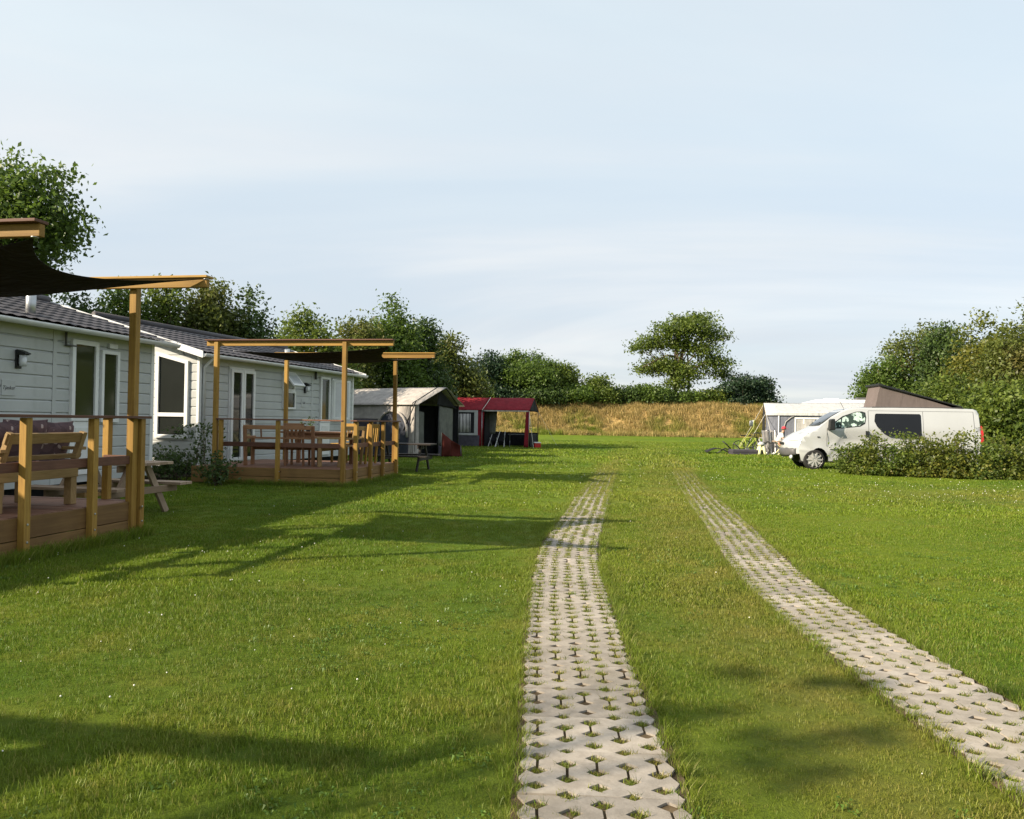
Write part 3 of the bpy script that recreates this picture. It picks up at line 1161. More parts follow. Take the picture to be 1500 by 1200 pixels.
D1 = deck((-4.38, 9.49, 0), -A10, 3.60, -3.5, 0.02, 0.41, 1.395, [-0.04, -0.845, -1.79, -2.70, -3.42],
          "nearest wooden deck with plank skirt and dark handrail in front of the first home", far=[-0.42])
D2 = deck((-3.37, 16.47, 0), -A10, 3.45, 0.0, 3.30, 0.36, 1.375, [0.42, 1.32, 2.14, 3.13],
          "farther wooden deck with crossing handrails in front of the second home", near=[-1.52, -2.80])


def pergola(loc, rz, depth, ya, yb, ztop, label, inside=True, over=0.96):
    t = thing("pergola", loc, rz, label, "pergola", "timber pergola frames over the decks")
    for x in (-0.05 if inside else -0.092, -depth):
        for y in (ya, yb):
            MB().box(x, x + 0.088, y - 0.044, y + 0.044, 0.03, ztop - 0.06).build("post", M['pine'], t, bevel=0.006)
    for y in (ya, yb):
        s_ = 1 if y == ya else -1
        MB().box(-depth - 0.22, over, y + s_ * 0.046, y + s_ * 0.108, ztop - 0.135, ztop - 0.028).build("beam", M['pine'], t, bevel=0.006)
        lo, hi = (y - 0.02, y + 0.135) if s_ > 0 else (y - 0.135, y + 0.02)
        MB().box(-depth - 0.23, over + 0.01, lo, hi, ztop - 0.026, ztop).build("cap_board", M['pine'] if y == yb else M['hardwood'], t, bevel=0.004)
    return t


def sail(name, c, label, pull=(0.55, 0.2, 0.3, 0.3), droop=(0.10, 0.05, 0.08, 0.08), sag=0.10, n=24):
    """c: four corners in order; each edge is a curve pulled inwards and drooping"""
    c = [Vector(p) for p in c]
    mid = sum(c, Vector()) / 4

    def edge(k, t):
        a, b = c[k], c[(k + 1) % 4]
        p = a.lerp(b, t)
        inn = mid - a.lerp(b, 0.5)
        inn.z = 0
        q = 4 * t * (1 - t)
        return p + inn.normalized() * (pull[k] * q) - Vector((0, 0, droop[k] * q))
    P = []
    for i in range(n + 1):
        u = i / n
        row = []
        for j in range(n + 1):
            v = j / n
            e0, e2 = edge(0, u), edge(2, 1 - u)
            e1, e3 = edge(1, v), edge(3, 1 - v)
            p = e0 * (1 - v) + e2 * v + e3 * (1 - u) + e1 * u - (c[0] * ((1 - u) * (1 - v)) + c[1] * (u * (1 - v)) + c[2] * (u * v) + c[3] * ((1 - u) * v))
            p.z -= sag * 16 * u * (1 - u) * v * (1 - v)
            row.append(p)
        P.append(row)
    mb = MB()
    mb.grid(P)
    o = mb.build(name, M['sail'], smooth=True)
    solid(o, 0.004, 0)
    tag(o, label, "shade sail", "dark shade sails stretched under the pergolas")
    for k in range(4):
        p = c[k]
        MB().torus(p + (p - c[(k + 2) % 4]).normalized() * 0.03, (0, 0, 1), 0.028, 0.005, 14, 6).build("corner_ring", M['steel'], o, smooth=True)
    return o


def W(o, x, y, z):
    return Matrix.Translation(o.location) @ o.rotation_euler.to_matrix().to_4x4() @ Vector((x, y, z))


P1 = pergola((-4.38, 9.49, 0), -A10, 2.6, -2.80, -0.126, 3.0, "tall golden pergola with two overhanging beams on the nearest deck")
sail("shade_sail", [W(P1, 0.88, -2.72, 2.86), W(P1, 0.92, -0.24, 2.955), W(P1, -2.35, -0.3, 2.76), W(P1, -2.35, -2.6, 2.80)],
     "big dark brown shade sail sagging over the nearest deck", pull=(0.62, 0.18, 0.2, 0.25), droop=(0.12, 0.04, 0.05, 0.05))
P2 = pergola((-3.37, 16.47, 0), -A10, 2.93, -0.052, 3.22, 3.03, "farther golden pergola standing round the second deck", inside=False)
sail("shade_sail", [W(P2, 0.86, 0.10, 2.88), W(P2, 0.90, 3.10, 2.90), W(P2, -2.7, 3.0, 2.84), W(P2, -2.7, 0.4, 2.82)],
     "dark brown shade sail hanging under the farther pergola", pull=(0.6, 0.25, 0.2, 0.25), droop=(0.14, 0.06, 0.05, 0.05), sag=0.05)
# the next plot, just behind the view, throws its shadow on the near lawn
P0 = pergola((-6.68, 1.33, 0), -A10, 2.6, -2.76, -0.09, 3.0, "golden pergola on the plot beside the camera, throwing its shadow on the lawn")
sail("shade_sail", [W(P0, 0.86, -2.70, 2.86), W(P0, 0.1, -0.16, 2.955), W(P0, -2.35, -0.3, 2.73), W(P0, -2.35, -2.6, 2.80)],
     "dark brown shade sail on the plot beside the camera")


# ------------------------------------------------------------------ furniture
def cushion(c, w, h, d, rx, rz, label, parent_tilt=0.0):
    """pillow: rounded square with pinched corners. local x width, z height"""
    n = 12
    P, Q = [], []
    for i in range(n + 1):
        a, b = [], []
        for j in range(n + 1):
            u, v = 2 * i / n - 1, 2 * j / n - 1
            e = (1 - u ** 4) * (1 - v ** 4)
            x = u * w / 2 * (1 - 0.10 * (1 - v * v) * 0 - 0.07 * (1 - abs(v)) * abs(u))
            z = v * h / 2 * (1 - 0.07 * (1 - abs(u)) * abs(v))
            t = d / 2 * max(e, 0) ** 0.45 + 0.004
            wob = 0.006 * math.sin(7 * u + 3 * v + w * 40)
            a.append((x, t + wob, z))
            b.append((x, -t + wob, z))
        P.append(a)
        Q.append(b)
    mb = MB()
    mb.grid(P)
    mb.grid([r[::-1] for r in Q])
    for k in range(n):
        mb.add([P[k][0], P[k + 1][0], Q[k + 1][0], Q[k][0]], [(0, 1, 2, 3)])
        mb.add([P[k][n], P[k + 1][n], Q[k + 1][n], Q[k][n]], [(3, 2, 1, 0)])
        mb.add([P[0][k], P[0][k + 1], Q[0][k + 1], Q[0][k]], [(3, 2, 1, 0)])
        mb.add([P[n][k], P[n][k + 1], Q[n][k + 1], Q[n][k]], [(0, 1, 2, 3)])
    o = mb.build("cushion", M['cushion'], smooth=True, fix=True)
    o.location = c
    o.rotation_euler = (rx, 0, rz)
    return tag(o, label, "cushion", "plum patterned cushions on the lounge sofa")


def lounge_sofa(loc, rz, L, label, slats=2):
    """heavy timber lounge bench: x along the length, back at -y, seat towards +y"""
    t = thing("lounge_sofa", loc, rz, label, "sofa", "timber lounge set on the nearest deck")
    m = M['bench']
    for x in (0.0, L - 0.09):
        MB().box(x, x + 0.09, -0.02, 0.07, 0.0, 0.30).build("leg", m, t, bevel=0.006)
        MB().box(x, x + 0.09, 0.60, 0.69, 0.0, 0.30).build("leg", m, t, bevel=0.006)
    MB().box(-0.01, L + 0.01, -0.03, 0.70, 0.30, 0.40).build("seat_frame", m, t, bevel=0.008)
    MB().box(0.03, L - 0.03, 0.0, 0.68, 0.405, 0.50).build("seat_cushion", M['cushion'], t, bevel=0.03)
    for x in (-0.03, L - 0.04):
        MB().box(x, x + 0.07, 0.56, 0.63, 0.40, 0.60).build("arm_upright", m, t, bevel=0.004)
        MB().box(x - 0.01, x + 0.08, -0.10, 0.68, 0.60, 0.635).build("armrest", m, t, bevel=0.005)
    k = max(2, int(L / 0.62) + 1)
    for i in range(k):
        x = 0.02 + (L - 0.10) * i / (k - 1)
        MB().beam((x + 0.03, 0.02, 0.38), (x + 0.03, -0.13, 0.80), 0.06, 0.06).build("back_upright", m, t, bevel=0.004)
    MB().beam((0.0, -0.105, 0.74), (L, -0.105, 0.74), 0.03, 0.11, (0, -0.35, 1)).build("back_rail", m, t, bevel=0.004)
    MB().beam((0.0, -0.05, 0.54), (L, -0.05, 0.54), 0.03, 0.05, (0, -0.35, 1)).build("back_rail", m, t, bevel=0.004)
    return t


zf1 = 0.412


def d1(x, y, z=zf1):
    return W(D1, x, y, z)


# sofa along the lane side, back to the lane: its +y points at the home (local -x of the deck)
lounge_sofa(d1(-0.36, -1.72), -A10 + R(90), 1.12, "timber lounge sofa with its back to the lawn, nearest deck")
for k, (dy, dz, tl, lb) in enumerate(((-1.55, 0, 0.05, "plum cushion at the near end of the lounge sofa"),
                                      (-1.15, 0.02, -0.09, "plum cushion in the middle of the lounge sofa, leaning over its neighbour"),
                                      (-0.72, 0.0, 0.06, "plum cushion with pale flowers at the far end of the lounge sofa"))):
    p = d1(-0.58, dy, zf1 + 0.44 + 0.23 + dz)
    cushion(p, 0.56, 0.50, 0.17, R(16), -A10 + R(90) + tl, lb)
# short sofa across the far side
lounge_sofa(d1(-1.62, -0.22), -A10 + R(180), 0.0 + 0.92, "short timber corner seat at the far end of the nearest deck")
cushion(d1(-1.55 - 0.50, -0.40, zf1 + 0.72), 0.52, 0.46, 0.16, R(-14), -A10, "plum cushion standing on the short corner seat")


# furniture on the second deck
zf2 = 0.362


def d2(x, y, z=zf2):
    return W(D2, x, y, z)


def garden_bench(loc, rz, L, m, label):
    """x along the length, faces +y"""
    t = thing("garden_bench", loc, rz, label, "bench", "wooden garden benches on the second deck")
    for x in (0, L - 0.07):
        MB().box(x, x + 0.07, 0.40, 0.47, 0, 0.60).build("leg", m, t, bevel=0.004)
        MB().beam((x + 0.035, 0.0, 0), (x + 0.035, -0.08, 0.86), 0.07, 0.06, (0, 1, 0)).build("leg", m, t, bevel=0.004)
        MB().box(x - 0.01, x + 0.08, -0.04, 0.50, 0.60, 0.635).build("armrest", m, t, bevel=0.004)
    for k in range(4):
        MB().box(0.0, L, 0.02 + k * 0.115, 0.125 + k * 0.115, 0.42, 0.445).build("seat_slat", m, t, bevel=0.003)
    MB().box(0.07, L - 0.07, 0.43, 0.455, 0.33, 0.42).build("apron", m, t)
    MB().beam((0, -0.085, 0.83), (L, -0.085, 0.83), 0.03, 0.09).build("back_rail", m, t, bevel=0.004)
    MB().beam((0.07, -0.05, 0.60), (L - 0.07, -0.05, 0.60), 0.025, 0.04).build("back_rail", m, t, bevel=0.004)
    for k in range(1, 4):
        MB().beam((L * k / 4, -0.05, 0.62), (L * k / 4, -0.08, 0.80), 0.03, 0.02).build("back_slat", m, t)
    return t


def wood_chair(loc, rz, m, label):
    t = thing("garden_chair", loc, rz, label, "chair", "timber garden chairs")
    for x in (-0.22, 0.18):
        MB().box(x, x + 0.045, 0.18, 0.225, 0, 0.42).build("leg", m, t)
        MB().beam((x + 0.022, -0.2, 0.0), (x + 0.022, -0.28, 0.92), 0.045, 0.045, (0, 1, 0)).build("back_leg", m, t)
    MB().box(-0.23, 0.23, -0.21, 0.24, 0.42, 0.455).build("seat", m, t, bevel=0.008)
    for k in range(4):
        x = -0.135 + 0.09 * k
        MB().beam((x, -0.235, 0.50), (x, -0.272, 0.84), 0.05, 0.015, (0, 1, 0)).build("back_slat", m, t)
    MB().beam((-0.2, -0.28, 0.88), (0.2, -0.28, 0.88), 0.025, 0.09).build("back_rail", m, t)
    return t


def garden_table(loc, rz, L, Wd, m, label):
    t = thing("garden_table", loc, rz, label, "table")
    n = 6
    for k in range(n):
        w = Wd / n
        MB().box(-L / 2, L / 2, -Wd / 2 + k * w + 0.004, -Wd / 2 + (k + 1) * w - 0.004, 0.70, 0.735).build("table_slat", m, t, bevel=0.003)
    for x in (-L / 2 + 0.06, L / 2 - 0.14):
        for y in (-Wd / 2 + 0.06, Wd / 2 - 0.14):
            MB().box(x, x + 0.08, y, y + 0.08, 0, 0.70).build("leg", m, t, bevel=0.004)
    MB().box(-L / 2 + 0.1, L / 2 - 0.1, -Wd / 2 + 0.07, -Wd / 2 + 0.095, 0.60, 0.70).box(-L / 2 + 0.1, L / 2 - 0.1, Wd / 2 - 0.095, Wd / 2 - 0.07, 0.60, 0.70).build("apron", m, t)
    return t


garden_bench(d2(-2.55, 0.55), -A10 + R(8), 1.55, M['benchred'], "reddish garden bench with open back behind the near handrail")
garden_table(d2(-1.35, 1.75), -A10, 1.5, 0.85, M['benchred'], "reddish slatted garden table in the middle of the second deck")
wood_chair(d2(-1.55, 1.05), -A10 + R(6), M['benchred'], "thin legged wooden chair on the near side of the garden table")
garden_bench(d2(-0.42, 0.62), -A10 + R(90), 1.35, M['bench'], "sunlit garden bench along the lawn side of the second deck")
wood_chair(d2(-0.55, 2.45), -A10 + R(75), M['pine'], "sunlit golden chair nearest the far corner of the second deck")
wood_chair(d2(-1.15, 2.75), -A10 + R(170), M['pine'], "sunlit golden chair on the far side of the garden table")
pot = thing("plant_pot", d2(-1.62, 1.75, zf2 + 0.737), 0, "small potted plant on the garden table", "plant pot")
MB().lathe([(0.0, 0.0), (0.05, 0.0), (0.065, 0.1), (0.055, 0.1), (0.0, 0.085)], (0, 0, 0), (0, 0, 1), 14).build("pot", M['bumper'], pot, smooth=True)


def picnic_table(loc, rz, m, label, L=1.8):
    """x along the length"""
    t = thing("picnic_table", loc, rz, label, "picnic table", "picnic tables on the lawn")
    for k in range(5):
        MB().box(-L / 2, L / 2, -0.36 + k * 0.145, -0.36 + k * 0.145 + 0.138, 0.715, 0.755).build("table_plank", m, t, bevel=0.004)
    for s_ in (-1, 1):
        for k in range(2):
            y = s_ * (0.60 + 0.145 * k)
            MB().box(-L / 2, L / 2, y - 0.069, y + 0.069, 0.40, 0.44).build("bench_plank", m, t, bevel=0.004)
    for x in (-L / 2 + 0.30, L / 2 - 0.30):
        for s_ in (-1, 1):
            MB().beam((x + 0.022 * s_, s_ * 0.60, 0.0), (x + 0.022 * s_, s_ * 0.14, 0.71), 0.045, 0.10, (0, 1, 0)).build("leg", m, t, bevel=0.004)
        MB().beam((x + 0.068, -0.76, 0.35), (x + 0.068, 0.76, 0.35), 0.04, 0.095).build("cross_bar", m, t, bevel=0.004)
        MB().beam((x - 0.066, -0.34, 0.665), (x - 0.066, 0.34, 0.665), 0.04, 0.09).build("cross_bar", m, t, bevel=0.004)
    return t


picnic_table((-5.64, 11.35, 0), -A10 - R(2), M['teak'], "greyish timber picnic table on the grass beside the nearest deck", 1.5)
picnic_table((-2.98, 22.3, 0), -A10 + R(2), M['darkwood'], "dark stained picnic table on the grass beyond the second deck", 1.7)


# ------------------------------------------------------------------ tents on the left
def panel(parent, name, pts, mat, sub=1, sag=0.0, thick=0.01, nrm=None):
    """a cloth panel through four corners, subdivided and sagging a little"""
    a, b, c, d = [Vector(p) for p in pts]
    n = 9
    nn = (b - a).cross(d - a).normalized()
    P = []
    for i in range(n + 1):
        row = []
        for j in range(n + 1):
            u, v = i / n, j / n
            p = a * ((1 - u) * (1 - v)) + b * (u * (1 - v)) + c * (u * v) + d * ((1 - u) * v)
            p += nn * (sag * 16 * u * (1 - u) * v * (1 - v) + 0.012 * math.sin(9 * u + 2 * v) * (4 * u * (1 - u)))
            row.append(p)
        P.append(row)
    mb = MB()
    mb.grid(P)
    o = mb.build(name, mat, parent, smooth=True)
    return solid(o, thick, 0)


# grey trailer tent. local +x out of the open gable, y across; origin under the middle of the gable
T1 = thing("trailer_tent", (-2.88, 30.98, 0), R(-34), "light grey trailer tent with dark open gable beyond the second deck", "tent", "tents on the left of the field")
hw, ez, rz_, LL = 1.30, 1.98, 2.66, 5.6
ov = 0.45
panel(T1, "roof_cloth", [(-LL, -hw - 0.12, ez - 0.02), (ov - 0.2, -hw - 0.12, ez - 0.02), (ov, 0, rz_), (-LL, 0, rz_ - 0.02)], M['tentgrey'], sag=0.06)
panel(T1, "roof_cloth", [(ov, 0, rz_), (ov - 0.2, hw + 0.12, ez - 0.02), (-LL, hw + 0.12, ez - 0.02), (-LL, 0, rz_ - 0.02)], M['tentgrey'], sag=0.06)
panel(T1, "side_wall", [(-LL, -hw - 0.12, 0.0), (-0.2, -hw - 0.12, 0.0), (-0.2, -hw - 0.06, 1.42), (-LL, -hw - 0.06, 1.42)], M['tentmid'], sag=-0.05)
panel(T1, "upper_wall", [(-LL, -hw - 0.075, 1.40), (-0.2, -hw - 0.075, 1.40), (-0.2, -hw - 0.02, ez), (-LL, -hw - 0.02, ez)], M['tentgrey'], sag=-0.03)
panel(T1, "side_wall", [(-0.25, -hw - 0.10, 0.0), (0.0, -hw - 0.10, 0.0), (0.0, -hw, ez), (-0.25, -hw, ez)], M['tentgrey'])
panel(T1, "side_wall", [(0.0, hw + 0.05, 0.0), (-LL, hw + 0.05, 0.0), (-LL, hw, ez), (0, hw, ez)], M['tentdark'])
panel(T1, "back_wall", [(-LL, hw, 0.0), (-LL, -hw, 0.0), (-LL, -hw, ez), (-LL, hw, ez)], M['tentgrey'])
panel(T1, "back_gable", [(-LL, hw, ez), (-LL, -hw, ez), (-LL, -0.02, rz_ - 0.03), (-LL, 0.02, rz_ - 0.03)], M['tentgrey'])
# big curved foil window with a pale arched surround
arch = []
for k in range(13):
    a = math.pi * k / 12
    arch.append((-1.0 + 0.78 * math.cos(a), 0.75 + 0.98 * math.sin(a) ** 0.75))
mb = MB()
mb.prism([(x, -hw - 0.17 + 0.02 * z, z) for x, z in [(-0.22, 0.05)] + arch + [(-1.78, 0.05)]], (0, 0.02, 0))
mb.build("foil_window", M['tentwin'], T1, fix=True)
MB().tube([(x, -hw - 0.17 + 0.02 * z, z) for x, z in arch], 0.05, 8).build("window_arch", M['tentgrey'], T1, smooth=True)
# pale canvas drape above the window and along the front edge
panel(T1, "front_drape", [(0.02, -hw - 0.10, 0.0), (0.10, -hw + 0.14, 0.0), (0.06, -hw + 0.16, ez + 0.02), (0.03, -hw - 0.04, ez)], M['tentgrey'], sag=-0.04)
# dark inside: cloth wall set back, poles and half drawn curtains
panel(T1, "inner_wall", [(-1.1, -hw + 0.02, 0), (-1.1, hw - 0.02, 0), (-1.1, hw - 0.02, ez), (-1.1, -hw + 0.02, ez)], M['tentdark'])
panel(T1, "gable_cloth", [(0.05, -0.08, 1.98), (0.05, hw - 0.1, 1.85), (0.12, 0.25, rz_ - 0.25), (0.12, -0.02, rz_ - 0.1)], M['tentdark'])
panel(T1, "mesh_curtain", [(0.0, 0.10, 0.42), (0.0, 0.98, 0.50), (0.0, 0.98, 1.92), (0.0, 0.12, 2.0)], M['tentflap'], sag=0.05)
panel(T1, "mesh_curtain", [(-0.25, -0.95, 0.30), (-0.25, -0.45, 0.30), (-0.25, -0.48, 1.7), (-0.25, -0.90, 1.75)], M['tentflap'], sag=0.05)
panel(T1, "draught_skirt", [(0.0, 0.10, 0.0), (0.0, 0.62, 0.0), (0.0, 0.62, 0.42), (0.0, 0.10, 0.42)], M['tentmid'])
for p, q in (((0.02, -hw, 0), (0.02, -hw, ez)), ((0.02, hw, 0), (0.02, hw, ez)), ((0.02, -hw, ez), (ov - 0.02, 0, rz_ - 0.03)), ((0.02, hw, ez), (ov - 0.02, 0, rz_ - 0.03)), ((0.0, 0.05, 0), (0.05, 0.05, 2.05)),
             ((-0.4, -hw - 0.16, 1.0), (0.2, -hw - 0.16, 2.12))):
    MB().tube([p, q], 0.022, 8).build("tent_pole", M['black'], T1, smooth=True)
MB().tube([(0.0, -hw - 0.14, ez - 0.0), (-0.02, -hw - 0.10, ez + 0.05), (0.02, -0.02, rz_ + 0.012)], 0.016, 6).build("roof_strap", M['black'], T1, smooth=True)
# white folding caravan lid seen over the roof
lid = MB()
lid.prism([(-7.6, -1.0, 1.0), (-5.5, -1.0, 1.0), (-5.5, -1.0, 2.70), (-5.8, -1.0, 2.84), (-7.4, -1.0, 2.84), (-7.6, -1.0, 2.6)], (0, 2.0, 0))
lidt = thing("caravan", (-2.88, 30.98, 0), R(-34), "white caravan roof just showing above the grey trailer tent", "caravan")
lid.build("body", M['trim'], lidt, bevel=0.08, fix=True)
for x in (-7.2, -6.0):
    for s_ in (-1.02, 1.02):
        MB().lathe([(0.0, -0.08), (0.30, -0.08), (0.32, 0.0), (0.30, 0.08), (0.0, 0.08)], (x, s_, 0.32), (0, 1, 0), 18).build("wheel", M['rubber'], lidt, smooth=True)
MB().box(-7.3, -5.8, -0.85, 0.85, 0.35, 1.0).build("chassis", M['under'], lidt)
MB().box(-6.6, -6.1, -0.3, 0.2, 2.84, 2.93).build("roof_hatch", M['gutter'], lidt, bevel=0.02)
# dull dark red windbreak at the corner
WB = thing("windbreak", (-2.62, 30.3, 0), R(28), "dull dark red windbreak cloth standing at the corner of the grey tent", "windbreak")
panel(WB, "cloth", [(0, 0, 0.02), (0.45, 0.16, 0.02), (0.42, 0.10, 0.66), (0.0, 0, 0.95)], M['redmesh'], sag=0.12)
panel(WB, "cloth", [(0.45, 0.16, 0.02), (0.92, 0.15, 0.02), (0.88, 0.15, 0.42), (0.42, 0.10, 0.66)], M['redmesh'], sag=-0.10)
for x, h in ((0, 0.98), (0.88, 0.45)):
    MB().tube([(x, 0.02 + x * 0.16, 0), (x - 0.03 * x, 0.02 + x * 0.16, h)], 0.018, 7).build("pole", M['tentflap'], WB, smooth=True)

# red tent: closed part with a curtained window, open canopy to the right
T2 = thing("red_tent", (0.90, 42.9, 0), -R(11), "wine red ridge tent with an open canopy and a curtained window", "tent", "tents on the left of the field")
ez, rz_, dp_ = 1.98, 2.70, 3.0
x0, xm = -5.6, -2.55
panel(T2, "roof_cloth", [(x0, -0.08, ez), (xm, -0.08, ez), (xm, dp_ / 2, rz_), (x0, dp_ / 2, rz_)], M['redcloth'], sag=0.05)
panel(T2, "roof_cloth", [(xm, -0.08, ez + 0.02), (0.05, -0.08, ez + 0.02), (0.05, dp_ / 2, rz_), (xm, dp_ / 2, rz_)], M['redcloth'], sag=0.05)
panel(T2, "roof_cloth", [(x0, dp_ / 2, rz_), (0.05, dp_ / 2, rz_), (0.05, dp_ + 0.05, ez), (x0, dp_ + 0.05, ez)], M['redcloth'], sag=0.05)
panel(T2, "front_wall", [(x0, 0.0, 0.0), (xm - 0.1, 0.0, 0.0), (xm, 0.0, ez), (x0, 0.0, ez)], M['redcloth'])
panel(T2, "lower_wall", [(x0, -0.03, 0.0), (xm - 0.15, -0.03, 0.0), (xm - 0.12, -0.03, 0.62), (x0, -0.03, 0.62)], M['tentmid'])
panel(T2, "back_wall", [(x0, dp_, 0.0), (xm, dp_, 0.0), (xm, dp_, ez), (x0, dp_, ez)], M['redcloth'])
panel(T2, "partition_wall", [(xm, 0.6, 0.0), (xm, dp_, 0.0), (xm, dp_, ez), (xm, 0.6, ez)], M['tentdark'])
wf = MB()
wf.box(x0 + 0.6, xm - 0.22, -0.075, -0.04, 1.86, 1.98).box(x0 + 0.6, xm - 0.22, -0.075, -0.04, 0.62, 0.74).box(xm - 0.42, xm - 0.22, -0.075, -0.04, 0.74, 1.86).box(x0 + 0.6, x0 + 0.8, -0.075, -0.04, 0.74, 1.86)
wf = wf.build("window", M['whitecloth'], T2, bevel=0.01)
MB().box(x0 + 0.8, xm - 0.42, -0.052, -0.042, 0.74, 1.86).build("pane", M['tentdark'], wf)
cu = []
for i in range(61):
    x = x0 + 0.82 + (xm - 0.42 - x0 - 1.02) * i / 60
    cu.append([(x, -0.062 + 0.012 * math.sin(i * 0.9), z) for z in (0.78, 1.2, 1.78)])
cm = MB()
cm.grid(cu)
solid(cm.build("curtain", M['curtain'], wf, smooth=True), 0.004)
panel(T2, "mesh_wall", [(xm - 0.15, 0.0, 0.0), (xm + 0.02, 0.0, 0.0), (xm + 0.12, 0.0, ez), (xm - 0.05, 0.0, ez)], M['redcloth'])
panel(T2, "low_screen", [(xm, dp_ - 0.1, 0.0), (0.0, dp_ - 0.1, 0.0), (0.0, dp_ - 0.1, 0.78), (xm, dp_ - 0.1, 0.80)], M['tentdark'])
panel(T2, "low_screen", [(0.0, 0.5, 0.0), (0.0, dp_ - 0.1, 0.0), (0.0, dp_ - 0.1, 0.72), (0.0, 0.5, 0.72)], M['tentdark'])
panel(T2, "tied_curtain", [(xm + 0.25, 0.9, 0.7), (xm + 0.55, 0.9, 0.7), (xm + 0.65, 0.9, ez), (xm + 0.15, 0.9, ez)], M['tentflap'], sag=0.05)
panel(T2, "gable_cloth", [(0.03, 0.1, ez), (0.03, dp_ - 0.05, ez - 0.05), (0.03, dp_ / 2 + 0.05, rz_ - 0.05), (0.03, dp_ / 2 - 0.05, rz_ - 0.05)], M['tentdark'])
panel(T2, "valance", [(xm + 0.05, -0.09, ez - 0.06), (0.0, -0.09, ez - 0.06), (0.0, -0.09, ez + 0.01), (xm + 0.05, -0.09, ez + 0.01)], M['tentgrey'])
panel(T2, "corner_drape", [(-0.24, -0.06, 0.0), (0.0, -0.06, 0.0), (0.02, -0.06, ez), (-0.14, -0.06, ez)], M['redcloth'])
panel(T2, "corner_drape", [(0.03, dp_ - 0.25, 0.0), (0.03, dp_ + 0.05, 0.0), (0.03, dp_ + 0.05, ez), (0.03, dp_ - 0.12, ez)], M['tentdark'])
MB().tube([(xm + 0.02, -0.10, ez), (xm + 0.1, dp_ * 0.25, ez + 0.39), (xm + 0.12, dp_ / 2, rz_ + 0.01)], 0.022, 6).build("roof_seam", M['rope'], T2, smooth=True)
for x, y in ((0.02, -0.02), (0.02, dp_), (xm, -0.03), (x0, 0)):
    MB().tube([(x, y, 0), (x, y, ez)], 0.02, 8).build("tent_pole", M['steel'], T2, smooth=True)
for a, b in (((0.02, -0.02, ez), (0.5, -1.3, 0.0)), ((0.02, dp_, ez), (1.0, dp_ + 1.0, 0))):
    MB().tube([a, b], 0.008, 5).build("guy_rope", M['rope'], T2)
# camping things under the canopy
for k, (x, y) in enumerate(((-2.05, 0.9), (-1.75, 1.1))):
    t = thing("camp_chair", W(T2, x, y, 0), R(-30 + 25 * k), ("folding camp chair with pale legs leaning at the canopy opening", "second folding camp chair leaning just inside the red canopy")[k], "chair", "camp chairs under the red canopy")
    for s_ in (-0.22, 0.22):
        MB().tube([(s_, -0.3, 0), (s_, 0.22, 0.86)], 0.022, 6).build("leg", M['hub'], t)
        MB().tube([(s_, 0.1, 0), (s_, -0.15, 0.5)], 0.02, 6).build("leg", M['hub'], t)
    panel(t, "seat_cloth", [(-0.22, -0.1, 0.3), (0.22, -0.1, 0.3), (0.22, 0.2, 0.82), (-0.22, 0.2, 0.82)], M['tentdark'])
t = thing("camp_table", W(T2, -0.85, 1.5, 0), 0, "dark folding table standing under the red canopy", "table")
MB().box(-0.55, 0.55, -0.35, 0.35, 0.66, 0.70).build("table_top", M['black'], t, bevel=0.008)
for x in (-0.45, 0.45):
    MB().tube([(x, -0.28, 0), (x, 0.28, 0.66)], 0.018, 6).tube([(x, 0.28, 0), (x, -0.28, 0.66)], 0.018, 6).build("leg", M['steel'], t)
t = thing("cool_box", W(T2, 0.42, 0.35, 0), R(10), "small red cool box on the grass at the canopy corner", "cool box")
MB().box(-0.17, 0.17, -0.13, 0.13, 0.0, 0.26).build("body", M['redlamp'], t, bevel=0.02)
MB().box(-0.18, 0.18, -0.14, 0.14, 0.262, 0.32).build("lid", M['trim'], t, bevel=0.02)

# ------------------------------------------------------------------ white camper van
VX, VY = 8.96, 26.75
VAN = thing("camper_van", (VX, VY, 0), R(-8), "silver white camper van with a raised taupe pop-top roof behind the low hedge", "camper van")
VAN.scale = (0.92, 0.93, 0.98)
# side profile in local x (nose at 0, tail at 6.45) and z
prof_top = [(0.02, 0.52), (0.0, 0.70), (0.05, 0.93), (0.18, 1.05), (0.42, 1.175), (0.72, 1.29), (0.93, 1.38), (1.5, 1.74), (1.90, 1.965), (2.10, 2.03), (2.5, 2.065), (3.5, 2.085), (5.2, 2.085), (6.2, 2.06), (6.34, 2.02), (6.42, 1.90), (6.46, 1.4), (6.48, 1.0), (6.50, 0.62), (6.47, 0.36)]
WX = (0.93, 5.35)
WR = 0.335
bottom = [(6.3, 0.28)]
for wx in WX[::-1]:
    bottom += [(wx + 0.43 * math.cos(a), 0.30 + 0.43 * math.sin(a)) for a in np.linspace(0, math.pi, 11)]
bottom += [(0.30, 0.26), (0.10, 0.30)]
HWD = 0.95


def half_width(x, z):
    w = HWD
    if z > 1.05:
        w -= 0.17 * ((z - 1.05) / 1.0) ** 1.5
    if z < 0.45:
        w -= 0.05 * (0.45 - z) / 0.2
    return w


def plan_x(x, f):
    """nose and tail rounded in plan: f = |y| / half width"""
    if x < 1.6:
        return x + (0.42 * f ** 3.2) * (1 - x / 1.6) ** 1.2
    if x > 6.0:
        return x - 0.16 * f ** 4 * (x - 6.0) / 0.5
    return x


